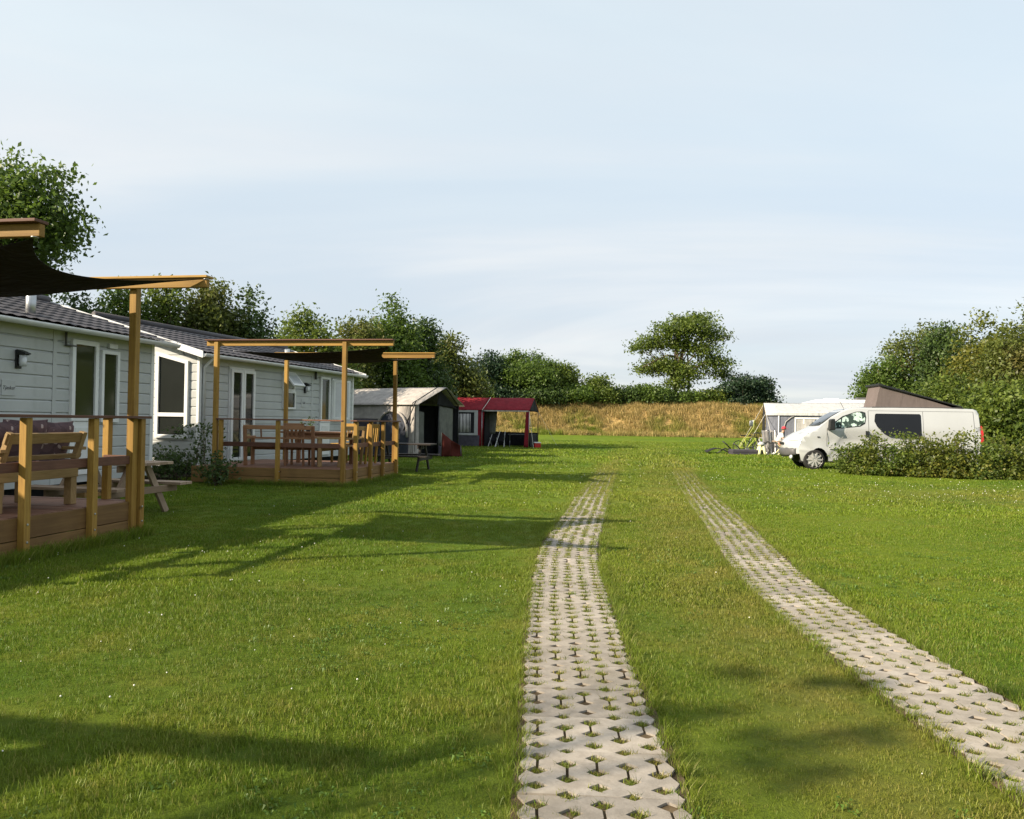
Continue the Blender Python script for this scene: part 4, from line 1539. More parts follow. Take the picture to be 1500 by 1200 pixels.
outline = prof_top + bottom
fr_ = [-1, -0.97, -0.88, -0.7, -0.4, 0, 0.4, 0.7, 0.88, 0.97, 1]
lift = [0.05, 0.018, 0.004, 0, 0, 0, 0, 0, 0.004, 0.018, 0.05]
vb = MB()
G_ = []
for x, z in prof_top:
    row = []
    for f_, dz in zip(fr_, lift):
        zz_ = z - (dz if z > 1.9 else dz * 0.3 if z > 1.0 and x < 1.0 else 0)
        row.append((plan_x(x, abs(f_)), f_ * half_width(x, z), zz_))
    G_.append(row)
vb.grid(G_)
for s_, idx in ((-1, 0), (1, -1)):
    top_pts = [G_[i][idx] for i in range(len(prof_top))]
    bot_pts = [(plan_x(x, 1), s_ * half_width(x, z), z) for x, z in bottom]
    # flanks as quads between the profile and a waist line
    loop = top_pts + bot_pts
    import bmesh
    bm = bmesh.new()
    vs = [bm.verts.new((p[0], p[1], p[2])) for p in loop]
    es = [bm.edges.new((vs[i], vs[(i + 1) % len(vs)])) for i in range(len(vs))]
    bmesh.ops.triangle_fill(bm, edges=es, use_beauty=True)
    for zc_ in (0.62, 0.9, 1.05, 1.25, 1.5, 1.7, 1.85):
        geom = bm.verts[:] + bm.edges[:] + bm.faces[:]
        bmesh.ops.bisect_plane(bm, geom=geom, plane_co=(0, 0, zc_), plane_no=(0, 0, 1))
    for v in bm.verts:
        hwz = half_width(v.co.x, v.co.z)
        if v.co.z > 1.05:
            v.co.y = s_ * min(abs(v.co.y) + 0.0, hwz) if abs(v.co.y) > hwz else s_ * hwz
        # a crease line along the flank
        if 0.85 < v.co.z < 0.95:
            v.co.y -= s_ * 0.012
    bm.verts.index_update()
    vb.add([tuple(v.co) for v in bm.verts], [tuple(v.index for v in f.verts) for f in bm.faces])
    bm.free()
me = vb.mesh("body", M['silver'])
bm = bmesh.new()
bm.from_mesh(me)
bmesh.ops.remove_doubles(bm, verts=bm.verts, dist=0.002)
bmesh.ops.recalc_face_normals(bm, faces=bm.faces)
bm.to_mesh(me)
bm.free()
me.polygons.foreach_set("use_smooth", [True] * len(me.polygons))
body = link("body", me, VAN)
em = body.modifiers.new("edges", 'EDGE_SPLIT')
em.split_angle = R(38)
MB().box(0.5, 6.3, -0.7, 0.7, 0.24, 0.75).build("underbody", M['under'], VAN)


def side_panel(name, poly, mat, out=0.006, t=0.012, parent=None, both=False):
    obs = []
    for s_ in ((-1, 1) if both else (-1,)):
        bm = bmesh.new()
        bm.faces.new([bm.verts.new((x, 0, z)) for x, z in poly])
        for zc_ in (0.62, 0.9, 1.05, 1.25, 1.5, 1.7, 1.85):
            bmesh.ops.bisect_plane(bm, geom=bm.verts[:] + bm.edges[:] + bm.faces[:], plane_co=(0, 0, zc_), plane_no=(0, 0, 1))
        r = bmesh.ops.extrude_face_region(bm, geom=bm.faces[:])
        new = {g for g in r['geom'] if isinstance(g, bmesh.types.BMVert)}
        for v in bm.verts:
            v.co.y = s_ * (half_width(v.co.x, v.co.z) + out - (0 if v in new else t))
        bmesh.ops.recalc_face_normals(bm, faces=bm.faces)
        m_ = bpy.data.meshes.new(name)
        bm.to_mesh(m_)
        bm.free()
        m_.materials.append(mat)
        obs.append(link(name, m_, parent or VAN))
    return obs


dw = [(1.40, 1.38), (1.44, 1.44), (1.92, 1.74), (2.28, 1.89), (2.48, 1.905), (2.60, 1.87), (2.62, 1.70), (2.58, 1.56), (2.42, 1.47), (1.9, 1.40)]
side_panel("window_seal", [(x + (0.035 if x > 2.0 else -0.05), z + (0.03 if z > 1.6 else -0.03)) for x, z in dw], M['black'], 0.003, both=True)
side_panel("side_window", dw, M['thermal'], 0.008, both=True)
side_panel("window_bar", [(1.78, 1.385), (1.82, 1.385), (1.86, 1.71), (1.82, 1.69)], M['black'], 0.012, both=True)
sw = [(2.92, 1.62), (2.95, 1.84), (2.99, 1.87), (4.40, 1.87), (4.44, 1.83), (4.44, 1.17), (4.40, 1.13), (3.35, 1.16), (3.22, 1.22), (3.0, 1.45)]
side_panel("side_window", sw, M['vanwin'], 0.008, both=True)
# door shut lines as thin recess coloured strips
for poly in ([(2.72, 0.42), (2.735, 0.42), (2.735, 1.95), (2.72, 1.95)], [(1.33, 0.78), (1.345, 0.78), (1.36, 1.34), (1.345, 1.34)], [(6.16, 0.5), (6.175, 0.5), (6.13, 1.96), (6.115, 1.96)],
             [(4.50, 0.5), (4.512, 0.5), (4.512, 1.95), (4.50, 1.95)], [(2.74, 1.955), (6.12, 1.955), (6.12, 1.965), (2.74, 1.965)]):
    side_panel("shut_line", poly, M['bumper'], 0.002, 0.004)
side_panel("door_handle", [(2.62, 1.10), (2.72, 1.10), (2.72, 1.30), (2.62, 1.30)], M['black'], 0.03, 0.03)
side_panel("side_strip", [(1.42, 0.70), (5.0, 0.70), (5.0, 0.80), (1.42, 0.80)], M['silver'], 0.02, 0.02)
side_panel("tail_lamp", [(6.33, 0.95), (6.42, 0.95), (6.40, 1.52), (6.34, 1.52)], M['redlamp'], 0.012, 0.03, both=True)
side_panel("repeater", [(1.02, 1.06), (1.10, 1.06), (1.10, 1.10), (1.02, 1.10)], M['bumper'], 0.008, 0.01)
# wheels
for wx in WX:
    for s_ in (-1, 1):
        y = s_ * 0.86
        w = MB()
        w.lathe([(0.20, -0.10), (0.27, -0.11), (WR - 0.02, -0.10), (WR, -0.06), (WR, 0.06), (WR - 0.02, 0.10), (0.27, 0.11), (0.20, 0.10)], (wx, y, WR - 0.005), (0, 1, 0), 32)
        w.v = [(wx + (x_ - wx) * 1.10, y_, z_) for x_, y_, z_ in w.v]
        wo = w.build("wheel", M['rubber'], VAN, smooth=True, fix=True)
        hb = MB()
        hb.lathe([(0.0, 0.0), (0.24, 0.0), (0.25, 0.02)], (wx, y + s_ * 0.10, WR - 0.005), (0, s_, 0), 28)
        for k in range(10):
            a = 2 * math.pi * k / 10
            ca, sa = math.cos(a), math.sin(a)
            hb.beam((wx + 0.05 * ca, y + s_ * 0.118, WR + 0.05 * sa), (wx + 0.235 * ca, y + s_ * 0.125, WR + 0.235 * sa), 0.035, 0.055, (0, 1, 0))
        hb.lathe([(0.06, 0.02), (0.05, 0.035), (0.0, 0.04)], (wx, y + s_ * 0.10, WR - 0.005), (0, s_, 0), 16)
        hb.v = [(wx + (x_ - wx) * 1.10, y_, z_) for x_, y_, z_ in hb.v]
        hb.build("hubcap", M['hub'], wo, fix=True)
# front: windscreen, lamps, bumper, grille, mirrors, wipers, aerial
ws = []
for u in np.linspace(0, 1, 6):
    x, z = 1.02 + (1.98 - 1.02) * u, 1.44 + (1.985 - 1.44) * u - 0.02 * math.sin(math.pi * u) * -1
    ws.append([(plan_x(x, abs(f_)) - 0.006, f_ * (half_width(x, z) - 0.10), z + 0.012) for f_ in np.linspace(-1, 1, 11)])
g = MB()
g.grid(ws)
solid(g.build("windscreen", M['pane'], VAN, smooth=True), 0.006)
bp = []
for x, z in ((0.03, 0.40), (-0.03, 0.50), (-0.03, 0.64), (0.03, 0.72)):
    bp.append([(plan_x(x, abs(f_)) - 0.004, f_ * (half_width(x, z) + 0.004), z + (0.1 if z < 0.45 else 0) * f_ ** 4) for f_ in np.linspace(-0.93, 0.93, 17)])
g = MB()
g.grid(bp)
solid(g.build("front_bumper", M['bumper'], VAN, smooth=True), 0.02)
for s_ in (-1, 1):
    hl = []
    for u in np.linspace(0, 1, 5):
        x, z = 0.06 + 0.42 * u, 0.95 + 0.24 * u
        hl.append([(plan_x(x, f_) - 0.012 * (1 - u) - 0.0, s_ * f_ * half_width(x, z) * (1.002), z + 0.012) for f_ in np.linspace(0.62, 0.99, 5)])
    g = MB()
    g.grid(hl)
    solid(g.build("headlight", M['lamp'], VAN, smooth=True), 0.012, 0)
    MB().lathe([(0.0, 0.03), (0.07, 0.03), (0.075, 0.0), (0.07, -0.03)], (0.20, s_ * 0.70, 0.42), (-1, s_ * 0.5, 0), 16).build("fog_lamp", M['lamp'], VAN, smooth=True)
    mi = MB()
    mi.prism([(1.36, s_ * 0.92, 1.30), (1.40, s_ * 0.92, 1.66), (1.56, s_ * 0.92, 1.68), (1.58, s_ * 0.92, 1.32)], (0, s_ * 0.24, 0))
    mi.build("mirror", M['black'], VAN, bevel=0.03, fix=True)
    MB().box(-0.02, 0.03, s_ * 0.16 - 0.12, s_ * 0.16 + 0.12, 0.80, 0.88).build("grille", M['black'], VAN, bevel=0.01)
    MB().tube([(1.04, s_ * 0.1, 1.45), (1.20, s_ * 0.55, 1.56)], 0.012, 6).build("wiper", M['black'], VAN)
MB().tube([(2.12, -0.05, 2.04), (1.98, -0.05, 2.28)], 0.008, 6).build("aerial", M['black'], VAN)
# pop-top: hinged at the rear, front raised
pt_ = MB()
A0, A1, PB = 2.98, 5.55, 2.085
for s_ in (-0.70, 0.70):
    pt_.prism([(A0 + 0.02, s_, PB), (A1, s_, PB), (A0 + 0.18, s_ * 0.97, PB + 0.70)], (0, 0.006 * (1 if s_ < 0 else -1), 0))
pt_.prism([(A0 + 0.02, -0.70, PB), (A0 + 0.02, 0.70, PB), (A0 + 0.18, 0.68, PB + 0.70), (A0 + 0.18, -0.68, PB + 0.70)], (0.006, 0, 0))
pt_.build("pop_top_canvas", M['poptop'], VAN, fix=True)
MB().prism([(A0 + 0.10, -0.78, PB + 0.70), (A1 + 0.25, -0.78, PB + 0.005), (A1 + 0.25, -0.78, PB + 0.045), (A0 + 0.10, -0.78, PB + 0.77)], (0, 1.56, 0)).build("pop_top_lid", M['black'], VAN, bevel=0.01, fix=True)
MB().box(A0 - 0.1, A1 + 0.3, -0.75, 0.75, PB - 0.03, PB + 0.012).build("roof_frame", M['bumper'], VAN, bevel=0.005)

# ------------------------------------------------------------------ caravan with awning
AW = thing("awning_tent", (12.6, 40.0, 0), R(-15), "white roofed caravan awning with blue grey walls left of the van", "awning")
panel(AW, "roof_cloth", [(0.0, -0.05, 2.02), (5.4, -0.05, 2.05), (5.4, 2.6, 2.62), (0.0, 2.6, 2.58)], M['whitecloth'], sag=0.04)
panel(AW, "valance", [(0.0, -0.07, 1.90), (5.4, -0.07, 1.93), (5.4, -0.06, 2.07), (0.0, -0.06, 2.04)], M['whitecloth'])
panel(AW, "front_wall", [(0.0, 0.0, 0.0), (5.4, 0.0, 0.0), (5.4, 0.0, 2.04), (0.0, 0.0, 2.02)], M['awngrey'])
panel(AW, "side_wall", [(-0.05, 0.0, 0.0), (-0.02, 0.0, 2.0), (-0.02, 2.6, 2.56), (-0.05, 2.6, 0.0)], M['tentdark'], sag=0.05)
wf = MB()
for b in ((1.36, 3.02, 1.74, 1.82), (1.36, 3.02, 0.50, 0.56), (1.36, 1.43, 0.56, 1.74), (2.95, 3.02, 0.56, 1.74)):
    wf.box(b[0], b[1], -0.06, -0.015, b[2], b[3])
wf = wf.build("window", M['trim'], AW)
MB().box(1.43, 2.95, -0.035, -0.018, 0.56, 1.74).build("mesh_pane", M['awnmesh'], wf)
for x in (1.75, 2.62):
    MB().box(x, x + 0.07, -0.05, -0.036, 1.50, 1.74).build("window_strap", M['trim'], wf)
MB().tube([(0.62, -0.04, 0.0), (0.62, -0.04, 1.95)], 0.028, 8).build("front_pole", M['trim'], AW, smooth=True)
MB().tube([(0.82, -0.04, 0.0), (0.84, -0.04, 1.25), (0.95, -0.04, 1.60), (1.20, -0.04, 1.82), (1.34, -0.04, 1.86)], 0.022, 8).build("window_arch", M['awnmesh'], AW, smooth=True)
for a, b in (((0.0, 0.0, 2.0), (-1.1, -1.0, 0)), ((0.05, 0.0, 1.9), (0.45, -0.9, 0.0)), ((0, 2.6, 2.5), (-1.3, 3.0, 0))):
    MB().tube([a, b], 0.009, 5).build("guy_rope", M['rope'], AW)
CV = thing("caravan", W(AW, 1.2, 2.75, 0), R(-15), "white touring caravan behind the awning with a dark roof hatch", "caravan")
cp = [(0.4, 0.45), (5.6, 0.45), (5.85, 0.9), (5.75, 2.1), (5.3, 2.72), (4.6, 2.80), (1.4, 2.78), (0.5, 2.55), (0.1, 1.7), (0.05, 0.9)]
MB().prism([(x, 0, z) for x, z in cp], (0, 2.1, 0)).build("body", M['trim'], CV, bevel=0.06, fix=True)
MB().prism([(3.4, 0.5, 2.80), (5.0, 0.5, 2.80), (4.9, 0.5, 2.92), (3.5, 0.5, 2.93)], (0, 0.9, 0)).build("roof_hatch", M['bumper'], CV, bevel=0.02, fix=True)
MB().box(1.9, 2.6, 0.6, 1.3, 2.79, 2.88).build("roof_hatch", M['trim'], CV, bevel=0.02)
for x in (2.7, 3.4):
    for y in (0.1, 2.0):
        MB().lathe([(0, -0.08), (0.30, -0.08), (0.32, 0), (0.30, 0.08), (0, 0.08)], (x, y, 0.32), (0, 1, 0), 18).build("wheel", M['rubber'], CV, smooth=True)
MB().tube([(5.8, 1.05, 0.5), (7.0, 1.05, 0.45)], 0.05, 8).build("drawbar", M['steel'], CV)


# ------------------------------------------------------------------ camp clutter in front of the awning
def bicycle(loc, rz, paint, label, lean=0.0, s=1.0):
    t = thing("bicycle", loc, rz, label, "bicycle", "bicycles by the awning")
    t.rotation_euler = (lean, 0, rz)
    r = 0.33 * s
    for x in (-0.53 * s, 0.53 * s):
        w = MB().torus((x, 0, r), (0, 1, 0), r - 0.02, 0.02, 28, 6).build("wheel", M['rubber'], t, smooth=True)
        sp = MB()
        for k in range(12):
            a = 2 * math.pi * k / 12
            sp.tube([(x, 0, r), (x + (r - 0.03) * math.cos(a), 0, r + (r - 0.03) * math.sin(a))], 0.004, 3, caps=False)
        sp.build("spokes", M['hub'], w)
    bb, seat, head = Vector((-0.06 * s, 0, 0.29 * s)), Vector((-0.22 * s, 0, 0.78 * s)), Vector((0.36 * s, 0, 0.80 * s))
    f = MB()
    for a, b in ((bb, seat), (bb, head - Vector((0, 0, 0.08 * s))), (seat, head), (bb, Vector((-0.53 * s, 0, r))), (seat, Vector((-0.53 * s, 0, r))), (head, Vector((0.53 * s, 0, r)))):
        f.tube([a, b], 0.022 * s, 7)
    f.build("frame", paint, t, smooth=True)
    MB().tube([head, head + Vector((-0.02, 0, 0.20 * s)), head + Vector((0.02, 0.26 * s, 0.24 * s))], 0.014, 6).tube([head + Vector((-0.02, 0, 0.2 * s)), head + Vector((0.02, -0.26 * s, 0.24 * s))], 0.014, 6).build("handlebar", M['black'], t)
    MB().prism([(-0.38 * s, -0.07, 0.88 * s), (-0.38 * s, 0.07, 0.88 * s), (-0.12 * s, 0.02, 0.87 * s), (-0.12 * s, -0.02, 0.87 * s)], (0, 0, 0.05)).build("saddle", M['black'], t, bevel=0.015, fix=True)
    MB().lathe([(0.0, -0.01), (0.09, -0.01), (0.09, 0.01), (0, 0.01)], tuple(bb), (0, 1, 0), 16).build("crank", M['steel'], t)
    return t


bicycle((11.55, 39.2, 0), R(14), M['yellowpaint'], "yellow green bicycle standing beside the awning", R(-6), 1.0)
bicycle((12.1, 39.1, 0), R(100), M['awnmesh'], "grey bicycle leaning on the awning corner, front wheel turned to the lawn", R(8), 1.0)
bicycle((11.95, 39.7, 0), R(40), M['black'], "dark bicycle standing between the other two bicycles", R(-5), 1.0)
PN = thing("pennant_pole", (11.75, 39.55, 0), R(10), "thin yellow green pole with a small white pennant by the bicycles", "flag")
MB().tube([(-0.55, 0, 0.35), (0.12, 0, 1.28), (0.16, 0, 1.66)], 0.016, 6).build("pole", M['yellowpaint'], PN, smooth=True)
fl = MB()
fl.grid([[(0.16 - 0.26 * u, 0.03 * math.sin(5 * u), 1.66 - 0.05 * u - v * (0.34 - 0.10 * u)) for v in (0, 0.5, 1)] for u in np.linspace(0, 1, 7)])
solid(fl.build("pennant", M['whitecloth'], PN, smooth=True), 0.004, 0)

MT = thing("foam_mat", (11.12, 38.3, 0), R(-1), "flat dark violet grey padded box lying on the grass", "foam mat")
MB().box(-0.72, 0.72, -0.45, 0.45, 0.0, 0.24).build("pad", M['mat'], MT, bevel=0.03)
MB().box(-0.725, 0.725, -0.455, 0.455, 0.115, 0.125).build("seam", M['black'], MT)

FC = thing("camp_lounger", (10.15, 39.0, 0), R(-4), "dark camping lounger tipped over on the lawn with its legs in the air", "lounger")
gp = []
for i in range(13):
    u = i / 12
    gp.append([(-0.75 + 1.25 * u, y, 0.10 + 0.20 * math.sin(math.pi * min(1, u * 1.15)) * (1 - 0.5 * abs(y)) + 0.02 * math.sin(9 * u + 4 * y)) for y in np.linspace(-0.4, 0.4, 7)])
g = MB()
g.grid(gp)
solid(g.build("cloth", M['tentdark'], FC, smooth=True), 0.03)
for a, b, c_ in (((-0.3, -0.3, 0.0), (0.1, -0.3, 0.26), (0.55, -0.3, 0.20)), ((0.1, 0.2, 0.60), (0.3, 0.2, 0.45), (0.50, 0.2, 0.22)), ((0.55, -0.1, 0.52), (0.80, -0.1, 0.34), (0.95, -0.1, 0.0))):
    MB().tube([a, b, c_], 0.03, 7).build("leg", M['black'], FC, smooth=True)

ST = thing("camp_stool", (11.74, 37.9, 0), R(8), "pale cream camp stool with splayed legs in front of the bicycles", "stool")
MB().lathe([(0, 0.46), (0.15, 0.47), (0.17, 0.50), (0.14, 0.56), (0.06, 0.62), (0, 0.63)], (0, 0, 0), (0, 0, 1), 18).build("seat", M['whitecloth'], ST, smooth=True)
for k in range(4):
    a = math.pi / 4 + k * math.pi / 2
    MB().tube([(0.08 * math.cos(a), 0.08 * math.sin(a), 0.47), (0.22 * math.cos(a), 0.22 * math.sin(a), 0.0)], [0.05, 0.075], 8).build("leg", M['paleyellow'], ST, smooth=True)

for k, (x, y, rz0, lb) in enumerate(((12.26, 38.7, 12, "folded grey camp chair standing upright between the bicycles and the seated person"),
                                     (12.50, 38.85, -8, "second folded grey camp chair standing nearest the seated person"))):
    t = thing("camp_chair", (x, y, 0), R(rz0), lb, "chair", "folded grey camp chairs by the awning")
    panel(t, "back_cloth", [(-0.19, 0.0, 0.55), (0.19, 0.0, 0.55), (0.17, 0.10, 1.15), (-0.17, 0.10, 1.15)], M['greycloth'], sag=0.03, thick=0.03)
    panel(t, "seat_cloth", [(-0.19, -0.05, 0.12), (0.19, -0.05, 0.12), (0.19, 0.02, 0.55), (-0.19, 0.02, 0.55)], M['greycloth'], sag=0.03, thick=0.03)
    for s_ in (-0.2, 0.2):
        MB().tube([(s_, -0.10, 0.0), (s_, 0.11, 1.17)], 0.02, 6).build("leg", M['steel'], t)
        MB().tube([(s_, 0.16, 0.0), (s_, -0.04, 0.6)], 0.02, 6).build("leg", M['steel'], t)

CT = thing("camp_table", (12.86, 38.2, 0), R(6), "small pale wooden folding table with crossed legs before the seated person", "table")
MB().box(-0.42, 0.42, -0.28, 0.28, 0.64, 0.68).build("table_top", M['teak'], CT, bevel=0.01)
for y in (-0.22, 0.22):
    for s_ in (-1, 1):
        MB().beam((-0.34 * s_, y + 0.02 * s_, 0.0), (0.30 * s_, y + 0.02 * s_, 0.64), 0.03, 0.06, (0, 1, 0)).build("leg", M['paleyellow'], CT)
GS = thing("ground_sheet", (12.7, 38.75, 0), R(0), "pale ground sheet under the camp chairs", "ground sheet")
MB().box(-0.95, 0.95, -0.55, 0.55, 0.006, 0.03).build("sheet", M['awnmesh'], GS, bevel=0.008)


def person(loc, rz, label):
    """seated figure, faces local +x, chair behind"""
    t = thing("person", loc, rz, label, "person")

    def skin(name, joints, edges, mat, root=0, lvl=2):
        me = bpy.data.meshes.new(name)
        me.from_pydata([j[0] for j in joints], edges, [])
        o = bpy.data.objects.new(name, me)
        COL.objects.link(o)
        o.parent = t
        sk = o.modifiers.new("skin", 'SKIN')
        sk.use_smooth_shade = True
        for i, j in enumerate(joints):
            rr = j[1] if isinstance(j[1], tuple) else (j[1], j[1])
            me.skin_vertices[0].data[i].radius = rr
        me.skin_vertices[0].data[root].use_root = True
        o.modifiers.new("sub", 'SUBSURF').levels = lvl
        o.modifiers["sub"].render_levels = lvl
        me.materials.append(mat)
        return o
    # body: pelvis, spine, neck, head, arms resting forwards, legs bent
    J = [((0, 0, 0.52), (0.14, 0.17)), ((0.03, 0, 0.72), (0.115, 0.15)), ((0.10, 0, 0.95), (0.12, 0.18)), ((0.17, 0, 1.06), 0.055), ((0.205, 0, 1.13), 0.055), ((0.235, 0, 1.22), (0.095, 0.08)), ((0.245, 0, 1.29), (0.08, 0.07))]
    E_ = [(0, 1), (1, 2), (2, 3), (3, 4), (4, 5), (5, 6)]
    for s_ in (-1, 1):
        i = len(J)
        J += [((0.12, s_ * 0.19, 0.97), 0.055), ((0.20, s_ * 0.24, 0.74), 0.043), ((0.43, s_ * 0.16, 0.72), 0.034), ((0.50, s_ * 0.14, 0.72), (0.03, 0.04))]
        E_ += [(2, i), (i, i + 1), (i + 1, i + 2), (i + 2, i + 3)]
        h = len(J)
        for f in range(4):
            J += [((0.55, s_ * (0.115 + 0.017 * f), 0.718), 0.009), ((0.585 - 0.006 * abs(f - 1), s_ * (0.115 + 0.017 * f), 0.705), 0.008)]
            E_ += [(i + 3, h + 2 * f), (h + 2 * f, h + 2 * f + 1)]
        k = len(J)
        J += [((0.525, s_ * 0.095, 0.722), 0.010), ((0.55, s_ * 0.085, 0.712), 0.009)]
        E_ += [(i + 3, k), (k, k + 1)]
        l0 = len(J)
        J += [((0.06, s_ * 0.10, 0.50), 0.085), ((0.44, s_ * 0.13, 0.50), 0.065), ((0.42, s_ * 0.13, 0.28), 0.05), ((0.40, s_ * 0.13, 0.07), 0.036), ((0.52, s_ * 0.14, 0.035), (0.03, 0.04))]
        E_ += [(0, l0), (l0, l0 + 1), (l0 + 1, l0 + 2), (l0 + 2, l0 + 3), (l0 + 3, l0 + 4)]
    skin("body", J, E_, M['skin'])
    K = [((-0.01, 0, 0.54), (0.155, 0.185)), ((0.02, 0, 0.72), (0.13, 0.165)), ((0.10, 0, 0.95), (0.135, 0.195)), ((0.14, 0, 1.03), (0.08, 0.11))]
    EE = [(0, 1), (1, 2), (2, 3)]
    for s_ in (-1, 1):
        i = len(K)
        K += [((0.12, s_ * 0.20, 0.97), 0.075), ((0.175, s_ * 0.235, 0.82), 0.066)]
        EE += [(2, i), (i, i + 1)]
    skin("shirt", K, EE, M['shirt'])
    K = [((0.0, 0, 0.52), (0.15, 0.18))]
    EE = []
    for s_ in (-1, 1):
        i = len(K)
        K += [((0.10, s_ * 0.10, 0.505), 0.10), ((0.32, s_ * 0.125, 0.50), 0.09)]
        EE += [(0, i), (i, i + 1)]
    skin("shorts", K, EE, M['shorts'])
    cap = MB()
    cap.lathe([(0.108, -0.01), (0.110, 0.02), (0.10, 0.06), (0.07, 0.095), (0.03, 0.108), (0, 0.11)], (0.235, 0, 1.265), (-0.15, 0, 1), 20)
    cap.prism([(0.32, -0.075, 1.268), (0.43, -0.05, 1.245), (0.43, 0.05, 1.245), (0.32, 0.075, 1.268)], (0, 0, 0.012))
    cap.build("cap", M['redcap'], t, smooth=False, fix=True)
    face = MB()
    face.lathe([(0, 0.03), (0.012, 0.01), (0.016, -0.01), (0, -0.012)], (0.335, 0, 1.205), (1, 0, -0.3), 8)
    face.build("nose", M['skin'], t, smooth=True)
    eyes = MB()
    for s_ in (-0.032, 0.032):
        eyes.lathe([(0, 0.006), (0.009, 0.002), (0.009, -0.004)], (0.322, s_, 1.235), (1, 0, 0), 8)
    eyes.build("eyes", M['black'], t)
    MB().box(0.322, 0.330, -0.024, 0.024, 1.160, 1.170).build("mouth", M['redcap'], t)
    for s_ in (-1, 1):
        MB().torus((0.23, s_ * 0.082, 1.215), (0.2, 1, 0), 0.022, 0.010, 10, 6).build("ear", M['skin'], t, smooth=True)
    hair = MB()
    hair.lathe([(0.10, 0.0), (0.108, 0.03), (0.104, 0.06)], (0.222, 0, 1.205), (-0.15, 0, 1), 18)
    hair.build("hair", M['bark'], t, smooth=True)
    return t


person((12.88, 38.85, 0), R(-12), "seated person in white shirt and red cap at the small folding table")
t = thing("camp_chair", (12.81, 38.9, 0), R(-12 - 90), "low dark camp chair the person in the red cap sits on", "chair")
panel(t, "seat_cloth", [(-0.24, -0.15, 0.40), (0.24, -0.15, 0.40), (0.24, 0.30, 0.42), (-0.24, 0.30, 0.42)], M['tentdark'], thick=0.02)
for s_ in (-0.25, 0.25):
    MB().tube([(s_, -0.2, 0), (s_, 0.25, 0.42)], 0.02, 6).tube([(s_, 0.3, 0), (s_, -0.15, 0.41)], 0.02, 6).build("leg", M['steel'], t)


# ------------------------------------------------------------------ trees and shrubs
def leaf_cloud(lobes, n, size, seed, up=0.35, shell=0.55, aspect=0.55, loose=1.0):
    """n leaves spread through the lobes (x, y, z, rx, ry, rz); each leaf is a bent rhombus of two triangles"""
    r = np.random.default_rng(seed)
    L = np.array(lobes, float)
    vol = (L[:, 3] * L[:, 4] * L[:, 5]) ** 0.72
    idx = r.choice(len(L), n, p=vol / vol.sum())
    d = r.normal(size=(n, 3))
    d /= np.linalg.norm(d, axis=1)[:, None]
    rad = shell + (1.08 - shell) * r.random(n) ** 0.75
    # lumps: the surface of each lobe is uneven
    ph = L[idx, :3].sum(1)
    lump = 1 + 0.15 * np.sin(5 * d[:, 0] + ph) * np.sin(6 * d[:, 1] + 2 * ph) + 0.11 * np.sin(11 * d[:, 2] + 3 * d[:, 0] + ph)
    p = L[idx, :3] + d * (rad * lump)[:, None] * L[idx, 3:6]
    # gather the leaves in sprays
    k = max(8, n // 22)
    cen = p[r.choice(n, k, replace=False)]
    own = r.integers(0, k, n)
    near = r.random(n) < 0.62
    spray = cen[own] + np.clip(r.normal(size=(n, 3)), -1.5, 1.5) * size * np.array([2.2, 2.2, 1.3]) * loose
    p[near] = spray[near]
    nm = r.normal(size=(n, 3)) * 0.8 + d * 0.7 + np.array([0, 0, up])
    nm /= np.linalg.norm(nm, axis=1)[:, None]
    a = np.cross(nm, r.normal(size=(n, 3)))
    a /= np.linalg.norm(a, axis=1)[:, None] + 1e-9
    b = np.cross(nm, a)
    s_ = (size * (0.6 + 0.8 * r.random(n)))[:, None]
    v0 = p - a * s_ * 0.5
    v2 = p + a * s_ * 0.5
    v1 = p + b * s_ * aspect * 0.5 - nm * s_ * 0.10
    v3 = p - b * s_ * aspect * 0.5 - nm * s_ * 0.10
    V = np.stack([v0, v1, v2, v3], 1).reshape(-1, 3)
    F = np.arange(n * 4).reshape(n, 4)
    return V, F


def trunk_mesh(h, r0, limbs, seed):
    rr = random.Random(seed)
    mb = MB()
    pts, x, y = [], 0, 0
    for i in range(7):
        pts.append((x, y, h * i / 6 * 0.98))
        x += rr.uniform(-0.05, 0.05) * h * 0.35
        y += rr.uniform(-0.05, 0.05) * h * 0.35
    mb.tube(pts, [r0 * (1.25 if i == 0 else 1) * (1 - 0.72 * i / 6) for i in range(7)], 9)
    big = max([l_[3] for l_ in limbs] + [0])
    for (lx, ly, lz, lr, *_) in limbs:
        if lr < 0.22 * big or lz > h * 1.2:
            continue
        k = rr.choice([2, 3, 4])
        a = Vector(pts[k])
        b = Vector((lx, ly, lz))
        m = a.lerp(b, 0.5) + Vector((rr.uniform(-.1, .1), rr.uniform(-.1, .1), 0.12)) * (b - a).length * 0.8
        mb.tube([a, a.lerp(m, 0.5) + Vector((0, 0, 0.03)) * h, m, b], [r0 * 0.5, r0 * 0.36, r0 * 0.22, r0 * 0.07], 6)
        for q_ in range(2):
            c_ = b + Vector((rr.uniform(-1, 1), rr.uniform(-1, 1), rr.uniform(-.4, .4))) * (b - a).length * 0.2
            mb.tube([m, m.lerp(c_, 0.6), c_], [r0 * 0.16, r0 * 0.1, r0 * 0.04], 5)
    return mb


